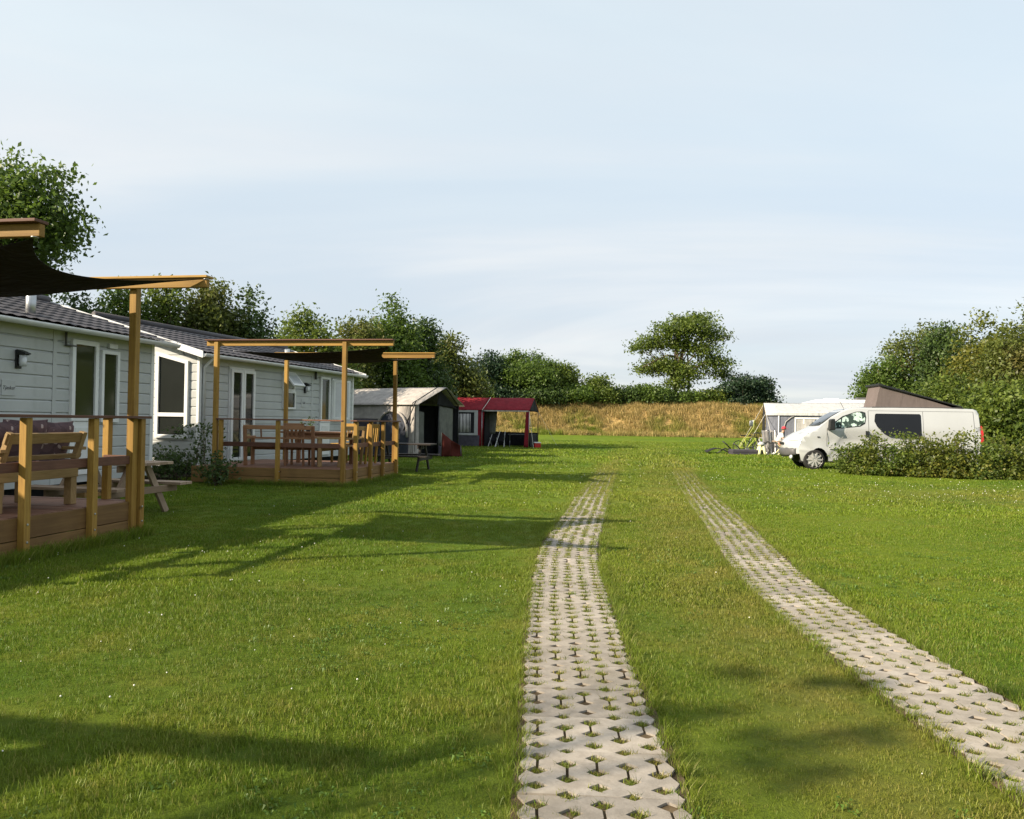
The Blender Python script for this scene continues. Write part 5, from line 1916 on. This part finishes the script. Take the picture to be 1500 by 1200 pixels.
def tree(name, loc, lobes, n, size, mat, label, cat="tree", group=None, h=None, r0=0.14, seed=1, trunk=True, shell=0.5, stems=None, loose=1.0):
    t = thing(name, (loc[0], loc[1], loc[2] if len(loc) > 2 else 0), 0, label, cat, group)
    V, F = leaf_cloud(lobes, n, size, seed, shell=shell, loose=loose)
    keep = V.reshape(-1, 4, 3)[:, :, 2].min(1) > 0.02
    V = V.reshape(-1, 4, 3)[keep].reshape(-1, 3)
    F = np.arange(len(V)).reshape(-1, 4)
    link("crown" if trunk else "foliage", np_mesh("leaves", V, F, M[mat]), t)
    if stems:
        mb = MB()
        rr = random.Random(seed)
        for k in range(stems):
            l_ = lobes[rr.randrange(len(lobes))]
            a = Vector((l_[0] * 0.35 + rr.uniform(-.2, .2), l_[1] * 0.35 + rr.uniform(-.1, .1), 0))
            b = Vector((l_[0] + rr.uniform(-.4, .4) * l_[3], l_[1], l_[2] + l_[5] * rr.uniform(0.2, 0.9)))
            mb.tube([a, a.lerp(b, 0.5) + Vector((rr.uniform(-.06, .06), 0, 0.03)), b], [r0, r0 * 0.7, r0 * 0.3], 5)
        mb.build("stem", M['bark'], t, smooth=True)
    else:
        hh = h or max(l_[2] for l_ in lobes)
        trunk_mesh(hh, r0, lobes, seed).build("trunk", M['bark'], t, smooth=True)
    return t


def round_lobes(rx, ry, z0, z1, k, seed, spire=0.0):
    """lobes that fill an uneven crown from z0 to z1"""
    r = random.Random(seed)
    h = z1 - z0
    out = [(0, 0, z0 + h * 0.45, rx * 0.55, ry * 0.55, h * 0.42)]
    for i in range(k):
        a = r.uniform(0, 2 * math.pi)
        v = r.random()
        w = math.sin(math.pi * (0.18 + 0.72 * v)) * r.uniform(0.55, 0.85)
        s_ = r.uniform(0.26, 0.44)
        zc_ = z0 + h * (0.12 + 0.74 * v)
        out.append((rx * w * math.cos(a), ry * w * math.sin(a), zc_, rx * s_, ry * s_, min(h * s_ * 0.62, (z1 - zc_))))
    if spire:
        out.append((r.uniform(-.2, .2) * rx, 0, z1 - h * 0.02, rx * 0.24, ry * 0.24, h * spire))
        out.append((r.uniform(-.2, .2) * rx, 0, z1 + h * spire * 0.7, rx * 0.11, ry * 0.11, h * spire * 0.7))
    for i in range(k // 2):                   # sprigs that stand out of the outline
        a = r.uniform(0, 2 * math.pi)
        v = r.uniform(0.35, 1.0)
        w = math.sin(math.pi * (0.18 + 0.70 * v)) * r.uniform(0.66, 0.86)
        out.append((rx * w * math.cos(a), ry * w * math.sin(a), z0 + h * (0.15 + 0.85 * v), rx * 0.17, ry * 0.17, h * 0.10))
    return out


F_, E0, H0, RL = 1180.0, 1.4, 617.5, 0.0157


def at(px, Y):
    return (px - 750) / F_ * Y


def zt(px, py, Y):
    return 1.4 + (H0 - (py - RL * (px - 750))) / F_ * Y


# near lime tree over the first home, top left
lob = round_lobes(4.4, 4.0, 3.7, 8.2, 16, 5)
for px, py, rr_ in ((70, 262, 0.42), (35, 280, 0.75), (10, 262, 0.6), (88, 318, 0.50), (60, 330, 0.62), (20, 322, 0.8), (105, 340, 0.30), (85, 352, 0.42), (45, 355, 0.6), (108, 312, 0.18), (84, 246, 0.2), (55, 300, 0.6)):
    lob.append((at(px - 4, 21.3) + 17.2, -0.7 + random.uniform(-.5, .5), zt(px, py, 21.3), rr_ * 1.26, rr_ * 1.26, rr_ * 1.0))
tree("lime_tree", (-17.2, 22.0), lob, 62000, 0.145, 'leaf_mid', "big round leaved lime tree rising over the first home's roof at the top left", h=7.4, r0=0.26, seed=3)

TG = "trees and tall bushes behind the homes"
rows = [
    # px, half width px, top py, Y, leaf material, leaves, size, seed, spire, label
    (95, 60, 436, 25, 'leaf_dark', 9000, 0.17, 21, 0, "dark tree mostly hidden behind the first sail and roof"),
    (180, 42, 430, 27, 'leaf_mid', 9000, 0.17, 22, 0.05, "mid green tree behind the first home, left of the tall golden post"),
    (238, 40, 418, 28, 'leaf_lime', 9000, 0.17, 23, 0.04, "bright green tree just right of the tall golden post"),
    (312, 52, 426, 29, 'leaf_olive', 11000, 0.17, 24, 0.06, "tall olive brown tree at the end of the first golden beam"),
    (362, 30, 436, 30, 'leaf_dark', 8000, 0.17, 25, 0.08, "dark narrow tree between the olive brown and the bright tree"),
    (438, 64, 474, 34, 'leaf_lime', 15000, 0.18, 26, 0.10, "bright green pointed tree above the second home's roof"),
    (520, 36, 462, 38, 'leaf_olive', 9000, 0.19, 27, 0, "olive green bush shaped tree left of the tall spired tree"),
    (578, 50, 466, 40, 'leaf_mid', 12000, 0.20, 28, 0.17, "tall spired green tree above the farther pergola"),
    (620, 34, 478, 42, 'leaf_dark', 9000, 0.20, 29, 0, "dark green tree right of the spired tree"),
    (660, 38, 500, 46, 'leaf_olive', 9000, 0.22, 30, 0.07, "brownish green tree above the red tent's left end"),
    (712, 34, 522, 97, 'leaf_blue', 4500, 0.36, 31, 0.14, "thin dark tree with gaps and a bare sprig on top"),
    (765, 46, 520, 98, 'leaf_mid', 10000, 0.36, 32, 0.05, "broad mid green tree above the red tent"),
    (815, 30, 536, 98, 'leaf_lime', 7000, 0.36, 33, 0.04, "light green tree at the right end of the left row"),
]
for px, hw_, py, Y, mt_, n, s_, sd, sp_, lb in rows:
    x, top = at(px, Y), zt(px, py, Y)
    rx = hw_ / F_ * Y * 1.12
    hh_ = top if not sp_ else top / (1 + 0)
    z0_ = 0.7
    zb = 3.35 if Y > 90 else 0.0
    hh_ -= zb
    top -= zb
    tree("field_tree", (x, Y, zb), round_lobes(rx, rx * 0.9, z0_, hh_, 13, sd, sp_), int(n * 1.9), s_ * 0.84, mt_, lb, group=TG, h=top * 0.75, r0=0.16, seed=sd)
# dark undergrowth between the trunks, each bush its own
for k, (px, py, Y, hwm) in enumerate(((400, 505, 31, 1.6), (470, 520, 35, 1.8), (560, 535, 40, 1.9), (610, 545, 43, 1.8), (690, 556, 96, 4.0), (740, 566, 96, 4.0), (795, 568, 96, 4.0), (832, 566, 96, 3.4), (140, 470, 27, 1.8), (270, 480, 29, 1.7), (335, 490, 30, 1.6))):
    x = at(px, Y)
    zb = 3.35 if Y > 90 else 0.0
    h_ = max(1.8, zt(px, py, Y) - zb)
    tree("hedge_bush", (x, Y, zb), round_lobes(hwm, hwm * 0.7, 0.1, h_, 9, 60 + k), 8500, 0.15 if Y < 90 else 0.30, ('leaf_dark', 'leaf_mid', 'leaf_blue')[k % 3],
         "%s hedge bush %s" % (("dark green", "mid green", "blue green")[k % 3],
                               ("under the bright pointed tree", "behind the second home's far corner", "under the spired tree", "behind the grey tent's roof", "behind the red tent's left roof",
                                "behind the red tent's seam", "right behind the red tent's canopy", "at the end of the row beside the grass bank", "behind the first home's roof end", "behind the gap between the homes", "above the second home's ridge")[k]),
         cat="bush", group="hedge bushes behind homes and tents", r0=0.04, seed=60 + k, trunk=False, stems=5)

# bushes and trees on the bank
BK = "bushes along the top of the bank"
for k, (px, py, hwm, mt_, lb) in enumerate(((850, 566, 2.6, 'leaf_mid', "mid green bush at the left end of the bank top"), (880, 552, 2.8, 'leaf_lime', "pale green taller bush on the bank, left of the lone tree"), (915, 566, 2.6, 'leaf_dark', "dark bush on the bank, second left of the lone tree"),
                                            (945, 566, 2.6, 'leaf_mid', "green bush on the bank, first left of the lone tree"), (972, 572, 2.2, 'leaf_dark', "low dark bush at the lone tree's foot, left side"), (1015, 574, 2.2, 'leaf_mid', "low green bush at the lone tree's foot, right side"),
                                            (1045, 572, 2.4, 'leaf_lime', "low light green bush between the lone tree and the dark round bush"), (1084, 552, 3.4, 'leaf_blue', "dark round bush on the bank beside the awning"), (1112, 555, 2.2, 'leaf_blue', "dark smaller bush on the bank right behind the awning's corner"))):
    Y = 97.0
    x = at(px, Y)
    zb = 3.40
    top = zt(px, py, Y) - zb
    tree("bank_bush", (x, Y, zb), round_lobes(hwm, hwm * 0.8, 0.0, max(1.2, top), 9, 80 + k), 7000, 0.29, mt_, lb, cat="bush", group=BK, r0=0.06, seed=80 + k, trunk=False, stems=5)
# the lone tree: flat layered crown with gaps
Y = 98.0


def lt(px, py):
    return at(px, Y) - at(990, Y), zt(px, py, Y) - 3.4


lob = []
for px, py, rx, rz_l in ((985, 485, 3.0, 1.2), (1015, 480, 2.6, 1.2), (960, 500, 2.6, 1.0), (940, 508, 1.6, 0.7), (1035, 492, 1.8, 1.0), (1055, 494, 1.2, 0.5), (1000, 505, 2.4, 1.1), (975, 535, 2.8, 1.1), (1005, 545, 2.4, 1.1),
                         (1045, 532, 2.4, 1.2), (1058, 548, 1.5, 0.7), (950, 540, 1.4, 0.6), (934, 541, 0.8, 0.35), (1025, 515, 2.0, 0.9), (990, 562, 1.8, 0.8), (1020, 466, 1.6, 0.7), (1000, 468, 1.5, 0.6), (925, 510, 0.6, 0.3)):
    x, z = lt(px, py)
    lob.append((x, random.uniform(-1.6, 1.6), z, rx, rx * 0.9, rz_l))
tree("lone_tree", (at(990, Y), Y, 3.4), lob, 19000, 0.31, 'leaf_lime', "lone spreading tree with a flat layered crown standing on the bank", h=9.5, r0=0.30, seed=41, shell=0.1)
trunk_mesh(8.0, 0.22, [], 44).build("trunk", M['bark'], bpy.data.objects["lone_tree"], smooth=True, loc=(1.6, 0.6, 0))

# right hand trees
RG = "trees at the right edge of the field"
for k, (px, hw_, py, Y, mt_, n, lb) in enumerate(((1345, 62, 486, 47, 'leaf_olive', 11000, "rounded olive green tree behind the van's pop-top"), (1296, 36, 525, 46, 'leaf_mid', 8000, "small mid green tree at the left end of the right hand group"),
                                                  (1385, 42, 482, 45, 'leaf_dark', 10000, "darker tree with a ragged top behind the van's tail"), (1450, 60, 470, 40, 'leaf_yellow', 15000, "large yellow green tree right of the van"),
                                                  (1520, 74, 452, 38, 'leaf_olive', 14000, "tallest tree at the right picture edge"), (1400, 52, 556, 37, 'leaf_lime', 9000, "bright green bush shaped tree directly behind the van"),
                                                  (1480, 50, 560, 33, 'leaf_lime', 11000, "bright low tree behind the hedge at the right picture edge"))):
    x, top = at(px, Y), zt(px, py, Y)
    rx = hw_ / F_ * Y * 1.1
    tree("edge_tree", (x, Y), round_lobes(rx, rx * 0.85, 0.3, top, 15, 120 + k, 0.04 if k in (2, 3, 4) else 0), int(n * 1.9), 0.17, mt_, lb, group=RG, h=top * 0.75, r0=0.17, seed=120 + k)

# low shrubs before the van
for k, (px, py, Y, hwm, mt_, lb) in enumerate(((1252, 660, 23.6, 0.46, 'leaf_lime', "small low shrub beside the van's front wheel"), (1272, 650, 23.4, 0.66, 'leaf_yellow', "yellow green shrub below the van's front door"), (1308, 646, 23.2, 0.75, 'leaf_lime', "shrub below the front edge of the van's dark window"),
                                               (1345, 652, 23.0, 0.75, 'leaf_yellow', "shrub below the rear edge of the van's dark window"), (1385, 645, 22.8, 0.85, 'leaf_yellow', "brownish sprigged shrub below the van's blank rear panel"), (1424, 648, 22.6, 0.8, 'leaf_yellow', "shrub below the van's tail lamp"),
                                               (1462, 650, 22.4, 0.85, 'leaf_lime', "green shrub right of the van's tail"), (1505, 652, 22.2, 0.9, 'leaf_yellow', "shrub at the right picture edge ending the low hedge"))):
    x, top = at(px, Y), zt(px, py, Y)
    lob = round_lobes(hwm, 0.55, 0.02, top * 0.92, 8, 150 + k)
    r_ = random.Random(150 + k)
    lob += [(r_.uniform(-hwm, hwm) * 0.9, r_.uniform(-.3, .3), top * r_.uniform(0.82, 1.16), 0.09, 0.09, 0.15) for _ in range(9)]
    lob += [(r_.uniform(-hwm, hwm), -0.35, 0.12, 0.3, 0.2, 0.14) for _ in range(4)]
    tree("hedge_shrub", (x, Y), lob, 3000, 0.085, mt_, lb, cat="shrub", group="low shrubs in front of the van", r0=0.012, seed=150 + k, trunk=False, stems=9)

# rose like shrubs at the second home's gable
for k, (px, py, Y, hwm, lb) in enumerate(((240, 640, 17.7, 0.46, "dark leafy shrub below the second home's gable window"), (285, 626, 17.8, 0.46, "taller dark leafy shrub at the corner of the second home"), (318, 662, 16.5, 0.28, "small dark leafy shrub before the second deck's corner post"), (262, 662, 17.4, 0.38, "low dark shrub between the two taller ones at the gable"))):
    x, top = at(px, Y), zt(px, py, Y)
    r_ = random.Random(170 + k)
    lob = [(r_.uniform(-hwm, hwm) * 0.8, r_.uniform(-.25, .25), r_.uniform(0.15, 0.95) * top, 0.16, 0.16, 0.15) for _ in range(14)]
    tree("garden_shrub", (x, Y), lob, 620, 0.075, 'leaf_dark', lb, cat="shrub", group="dark shrubs at the second home's gable", r0=0.010, seed=170 + k, trunk=False, stems=8)
pot_l = [(random.uniform(-.07, .07), random.uniform(-.07, .07), 0.14 + random.uniform(0, 0.14), 0.06, 0.06, 0.06) for _ in range(5)]
V, F = leaf_cloud(pot_l, 90, 0.05, 5)
link("foliage", np_mesh("foliage", V, F, M['leaf_dark']), pot)
bed = MB().box(-4.8, 0.1, -1.5, -0.06, -0.03, 0.05)
bedo = bed.build("soil_bed", M['soil'], None, bevel=0.03)
bedo.location = (H2.location.x, H2.location.y, 0)
bedo.rotation_euler = H2.rotation_euler
tag(bedo, "dark soil bed along the second home's gable", "soil bed", kind="structure")

# trees outside the view on the sun's side: they dapple the near lawn
lob = [(-1.0, -0.8, 5.4, 0.55, 0.5, 0.5), (-0.4, -2.0, 5.6, 0.55, 0.45, 0.4)]
sh = Vector((math.cos(AZ), math.sin(AZ), 0)) / math.tan(SUN_EL)
for px, py, rr_, ry_ in ((1080, 985, 45, .12), (1200, 1000, 62, .10), (1285, 1003, 30, .08), (985, 1040, 45, .13), (1060, 1036, 50, .09), (1170, 1085, 60, .13), (1115, 1112, 45, .13), (1255, 1072, 62, .09),
                         (1205, 1130, 45, .11), (1150, 1146, 40, .08), (955, 1062, 36, .08), (1482, 1015, 26, .18), (1090, 1075, 40, .08)):
    yy = py - RL * (px - 750)
    gy_ = 1.4 * F_ / (yy - H0)
    gx_ = (px + RL * (py - 600) - 750) / F_ * gy_
    h_ = 6.0 + 0.35 * math.sin(px)
    p = Vector((gx_, gy_, 0)) - sh * h_
    lob.append((p.x + 10.0, p.y + 1.5, h_, 0.85 * rr_ / F_ * gy_, ry_ * 0.8, 0.05))
tree("ash_tree", (-10.0, -1.5), lob, 7000, 0.07, 'leaf_mid', "tree left of the camera whose crown dapples the near lawn", h=5.4, r0=0.10, seed=201, shell=0.1, loose=0.3)


# ------------------------------------------------------------------ grass
def tuft(name, n, spread, h0, h1, w, mat, seed, bend=0.5):
    r = np.random.default_rng(seed)
    x, y = r.uniform(-spread, spread, n), r.uniform(-spread, spread, n)
    a = r.uniform(0, 2 * math.pi, n)
    h = r.uniform(h0, h1, n)
    lean = r.uniform(0.1, bend, n) * h
    la = r.uniform(0, 2 * math.pi, n)
    dx, dy = np.cos(la) * lean, np.sin(la) * lean
    wx, wy = np.cos(a) * w / 2, np.sin(a) * w / 2
    z = np.zeros(n)
    P = [(x - wx, y - wy, z - 0.005), (x + wx, y + wy, z - 0.005), (x + dx * 0.4 + wx * 0.8, y + dy * 0.4 + wy * 0.8, h * 0.6), (x + dx * 0.4 - wx * 0.8, y + dy * 0.4 - wy * 0.8, h * 0.6),
         (x + dx + wx * 0.1, y + dy + wy * 0.1, h), (x + dx - wx * 0.1, y + dy - wy * 0.1, h)]
    V = np.stack([np.stack(p, 1) for p in P], 1).reshape(-1, 3)
    b = np.arange(n)[:, None] * 6
    F = np.concatenate([b + np.array([[0, 1, 2, 3]]), b + np.array([[3, 2, 4, 5]])])
    me = np_mesh(name, V, F, mat)
    return bpy.data.objects.new(name, me)


def scatter(name, src, pts, scl, dry, label, cat, z=None, mat=None):
    """one object: the tuft set on every point, by geometry nodes"""
    n = len(pts)
    V = np.zeros((n, 3), np.float32)
    V[:, :2] = pts
    if z is not None:
        V[:, 2] = z
    me = bpy.data.meshes.new(name)
    me.vertices.add(n)
    me.vertices.foreach_set("co", V.ravel())
    for k, v in (("scl", scl), ("dry", dry), ("rot", rng.uniform(0, 6.28, n))):
        a = me.attributes.new(k, 'FLOAT', 'POINT')
        a.data.foreach_set("value", np.asarray(v, np.float32))
    me.update()
    if mat:
        me.materials.append(mat)
    o = link(name, me)
    tag(o, label, cat, kind="stuff")
    g = bpy.data.node_groups.new(name + "_nodes", 'GeometryNodeTree')
    g.interface.new_socket("Geometry", in_out='INPUT', socket_type='NodeSocketGeometry')
    g.interface.new_socket("Geometry", in_out='OUTPUT', socket_type='NodeSocketGeometry')
    gi, go = g.nodes.new("NodeGroupInput"), g.nodes.new("NodeGroupOutput")
    iop = g.nodes.new("GeometryNodeInstanceOnPoints")
    ob = g.nodes.new("GeometryNodeObjectInfo")
    ob.inputs["Object"].default_value = src

    def attr(nm):
        x = g.nodes.new("GeometryNodeInputNamedAttribute")
        x.data_type = 'FLOAT'
        x.inputs["Name"].default_value = nm
        return x.outputs["Attribute"]
    cr = g.nodes.new("ShaderNodeCombineXYZ")
    g.links.new(attr("rot"), cr.inputs[2])
    cs_ = g.nodes.new("ShaderNodeCombineXYZ")
    s_ = attr("scl")
    for i in range(3):
        g.links.new(s_, cs_.inputs[i])
    er = g.nodes.new("FunctionNodeEulerToRotation")
    g.links.new(cr.outputs[0], er.inputs[0])
    g.links.new(gi.outputs[0], iop.inputs["Points"])
    g.links.new(ob.outputs["Geometry"], iop.inputs["Instance"])
    g.links.new(er.outputs[0], iop.inputs["Rotation"])
    g.links.new(cs_.outputs[0], iop.inputs["Scale"])
    g.links.new(iop.outputs[0], go.inputs[0])
    m = o.modifiers.new("scatter", 'NODES')
    m.node_group = g
    return o


def frustum_pts(y0, y1, dens, margin=2.8):
    wmax = y1 * 0.66 + margin
    n = int(dens * (y1 - y0) * 2 * wmax)
    p = np.stack([rng.uniform(-wmax, wmax, n), rng.uniform(y0, y1, n)], 1)
    return p[np.abs(p[:, 0]) < p[:, 1] * 0.66 + margin]


def outside(p, loc, rz, x0, x1, y0, y1):
    dx, dy = p[:, 0] - loc[0], p[:, 1] - loc[1]
    c, s_ = math.cos(-rz), math.sin(-rz)
    lx, ly = dx * c - dy * s_, dx * s_ + dy * c
    return ~((lx > x0) & (lx < x1) & (ly > y0) & (ly < y1))


def clear(p, w=0.335):
    d = track_dist(p)
    k = np.ones(len(p), bool)
    for i, dd in enumerate(d):
        on = (p[:, 1] < TP[i][-1, 1] - 0.05)
        k &= ~((dd < w + rng.normal(0, 0.015, len(p))) & on)
    k &= outside(p, D1.location, -A10, -3.6, 0.02, -3.5, 0.03)
    k &= outside(p, D2.location, -A10, -3.45, 0.02, -0.02, 3.3)
    k &= outside(p, H2.location, -A14, -5.2, -0.25, -1.5, 8.0)
    k &= outside(p, H1.location, -A10, -5.2, -0.28, -12.4, 0.0)
    return p[k]


for nm, y0, y1, dens, src in (
        ("near", 1.6, 6.5, 420, tuft("grass_tuft", 26, 0.045, 0.010, 0.030, 0.0030, M['blade'], 301, 0.9)),
        ("mid", 6.2, 13.0, 150, tuft("grass_tuft", 34, 0.075, 0.012, 0.032, 0.0055, M['blade'], 302, 0.9)),
        ("far", 12.6, 26.0, 30, tuft("grass_tuft", 44, 0.17, 0.018, 0.046, 0.012, M['blade'], 303, 0.9)),
        ("distant", 25.5, 62.0, 3.2, tuft("grass_tuft", 60, 0.50, 0.025, 0.075, 0.034, M['blade'], 304, 0.8))):
    p = clear(frustum_pts(y0, y1, dens))
    patch = 0.85 + 0.35 * np.sin(p[:, 0] * 1.3 + np.sin(p[:, 1] * 0.9) * 2) * np.sin(p[:, 1] * 1.1 + 1)
    scatter("grass", src, p, np.clip(patch, 0.55, 1.2) * rng.uniform(0.75, 1.25, len(p)), lane_dry(p),
            {"near": "fine mown grass blades in the foreground", "mid": "mown grass in the middle of the lawn", "far": "mown grass round the tents and van", "distant": "mown grass at the far end of the field"}[nm], "grass")
# longer fringe along the decks, tracks and tents
src = tuft("grass_tuft", 30, 0.05, 0.03, 0.13, 0.0042, M['blade'], 305, 0.8)
fr = []
for P in TP:
    for s_ in (-1, 1):
        for (x, y) in P:
            for _ in range(5 if y < 8 else 2):
                fr.append((x + s_ * rng.uniform(0.285, 0.375), y + rng.uniform(-.08, .08)))
nfr = len(fr)
for k in range(420):
    v = W(D1, rng.uniform(0.03, 0.16), rng.uniform(-3.5, 0.05), 0)
    fr.append((v.x, v.y))
for k in range(260):
    v = W(D2, rng.uniform(0.0, 0.14), rng.uniform(0, 3.3), 0)
    fr.append((v.x, v.y))
for k in range(260):
    v = W(D2, rng.uniform(-3, 0.1), rng.uniform(-0.2, -0.08), 0)
    fr.append((v.x, v.y))
fr = np.array(fr)
sc_f = np.concatenate([rng.uniform(0.35, 0.75, nfr), rng.uniform(0.6, 1.3, len(fr) - nfr)])
scatter("fringe_grass", src, fr, sc_f, lane_dry(fr) * 0.6, "longer grass fringe along deck skirts and tracks", "grass")
# tufts in the paver holes
hp = np.repeat(HOLES, 7, 0) + rng.normal(0, 1, (len(HOLES) * 7, 2)) * np.array([0.018, 0.011])
live = np.repeat(rng.random(len(HOLES)) < 0.88, 7)
hp = hp[live]
src = tuft("grass_tuft", 13, 0.018, 0.012, 0.032, 0.0038, M['blade'], 306, 0.9)
scatter("paver_grass", src, hp, rng.uniform(0.6, 1.25, len(hp)) * np.clip(0.75 + hp[:, 1] / 18, 0.9, 1.8), np.clip(rng.normal(0.35, 0.25, len(hp)), 0, 1), "grass and weeds growing in the paver holes", "grass", z=0.002)
# dry soil in the holes
cm = MB()
for nm, P, lb in (("left", TP[0], ""), ("right", TP[1], "")):
    e = []
    for i in range(len(P)):
        d = P[min(i + 1, len(P) - 1)] - P[max(i - 1, 0)]
        d = d / np.linalg.norm(d)
        nrm_ = np.array([d[1], -d[0]])
        e.append([(P[i][0] - nrm_[0] * 0.335, P[i][1] - nrm_[1] * 0.335, 0.008), (P[i][0] + nrm_[0] * 0.335, P[i][1] + nrm_[1] * 0.335, 0.008)])
    cm.grid(e)
so = cm.build("track_soil", M['tracksoil'])
tag(so, "dark soil showing in the holes of the pavers", "soil", kind="structure")

# broad leaved weeds and clover clumps
wv, wf_ = [], []
r_ = random.Random(9)
for k in range(16):
    a, l_, h_ = r_.uniform(0, 6.28), r_.uniform(0.010, 0.024), r_.uniform(0.008, 0.026)
    cx_, cy_ = r_.uniform(-.05, .05), r_.uniform(-.05, .05)
    d_, n_ = (math.cos(a), math.sin(a)), (-math.sin(a), math.cos(a))
    b0 = len(wv)
    wv += [(cx_, cy_, 0.004), (cx_ + d_[0] * l_ * .6 + n_[0] * l_ * .3, cy_ + d_[1] * l_ * .6 + n_[1] * l_ * .3, h_), (cx_ + d_[0] * l_, cy_ + d_[1] * l_, h_ * 0.8), (cx_ + d_[0] * l_ * .6 - n_[0] * l_ * .3, cy_ + d_[1] * l_ * .6 - n_[1] * l_ * .3, h_)]
    wf_.append((b0, b0 + 1, b0 + 2, b0 + 3))
wm = bpy.data.meshes.new("weed_clump")
wm.from_pydata(wv, [], wf_)
wm.materials.append(M['weed'])
nw = 2600
w_ = np.stack([rng.uniform(-5, 5, nw), rng.uniform(2.5, 9, nw)], 1)
msk = np.sin(w_[:, 0] * 1.1 + 2 * np.sin(w_[:, 1] * 0.7)) * np.sin(w_[:, 1] * 0.9 + w_[:, 0] * 0.5) + rng.normal(0, 0.25, nw) > 0.45
w_ = clear(w_[msk])
scatter("weeds", bpy.data.objects.new("weed_clump", wm), w_, rng.uniform(0.7, 1.4, len(w_)), np.zeros(len(w_)), "darker clover and broad leaved weeds in the lawn", "weeds")
fe = []
for P in TP:
    for (x, y) in P:
        if y > 21.0:
            for _ in range(int(1 + (y - 21.0) * 1.0)):
                fe.append((x + rng.uniform(-.33, .33), y + rng.uniform(-.08, .08)))
fe = np.array(fe)
scatter("track_end_grass", tuft("grass_tuft", 14, 0.05, 0.02, 0.055, 0.010, M['blade'], 311, 0.9), fe, rng.uniform(0.6, 1.2, len(fe)), lane_dry(fe), "grass overgrowing the far ends of the tracks", "grass", z=0.015)
# white clover heads
cl = MB()
cl.lathe([(0, 0), (0.005, 0.003), (0.0065, 0.008), (0.004, 0.012), (0, 0.013)], (0, 0, 0.035), (0, 0, 1), 7)
clo = bpy.data.objects.new("clover_head", cl.mesh("clover_head", M['clover'], True))
a_ = np.stack([rng.normal(-3.2, 1.6, 80), rng.normal(6.5, 2.6, 80)], 1)
b_ = np.stack([rng.normal(11.0, 4.6, 380), rng.normal(16.8, 2.3, 380)], 1)
c_ = np.stack([rng.uniform(-6, 9, 70), rng.uniform(3.0, 17, 70)], 1)
d_ = np.stack([rng.normal(5.0, 3.0, 110), rng.normal(23, 2.5, 110)], 1)
cp_ = np.concatenate([a_, b_, c_, d_])
cp_ = clear(cp_[cp_[:, 1] > 2.6])
scatter("clover_flowers", clo, cp_, rng.uniform(0.6, 1.25, len(cp_)) * np.clip(cp_[:, 1] / 17, 0.7, 1.1), np.zeros(len(cp_)), "white clover heads dotted in the lawn", "flowers")

# tall dry grass on the bank
src = tuft("bank_tuft", 40, 0.34, 0.18, 0.62, 0.035, M['drygrass'], 307, 1.1)
nb = 6500
bx, bt = rng.uniform(-24, 52, nb), np.where(rng.random(nb) < 0.14, rng.uniform(-1.8, 0.6, nb), rng.uniform(0.0, 9.5, nb))
bz = np.maximum(bank_z(bx, bt), 0.0)
bp_ = np.stack([bx, BY0 + bt - 0.02 * bx + 0.5 * np.sin(bx * 0.2)], 1)
gdry = np.clip(1.05 - 0.75 * np.clip(np.sin(bx * 0.45 + 1.2 * np.sin(bt * 0.5 + bx * 0.13)) * np.sin(bt * 0.55 + 0.35 * bx + 0.8) * 1.7 - 0.35, 0, 1) - 0.5 * (bt < 0.9) * rng.random(nb), 0, 1)
scatter("dry_grass", src, bp_, rng.uniform(0.6, 1.3, nb), gdry, "tall golden dry grass covering the bank", "grass", z=bz - 0.03)
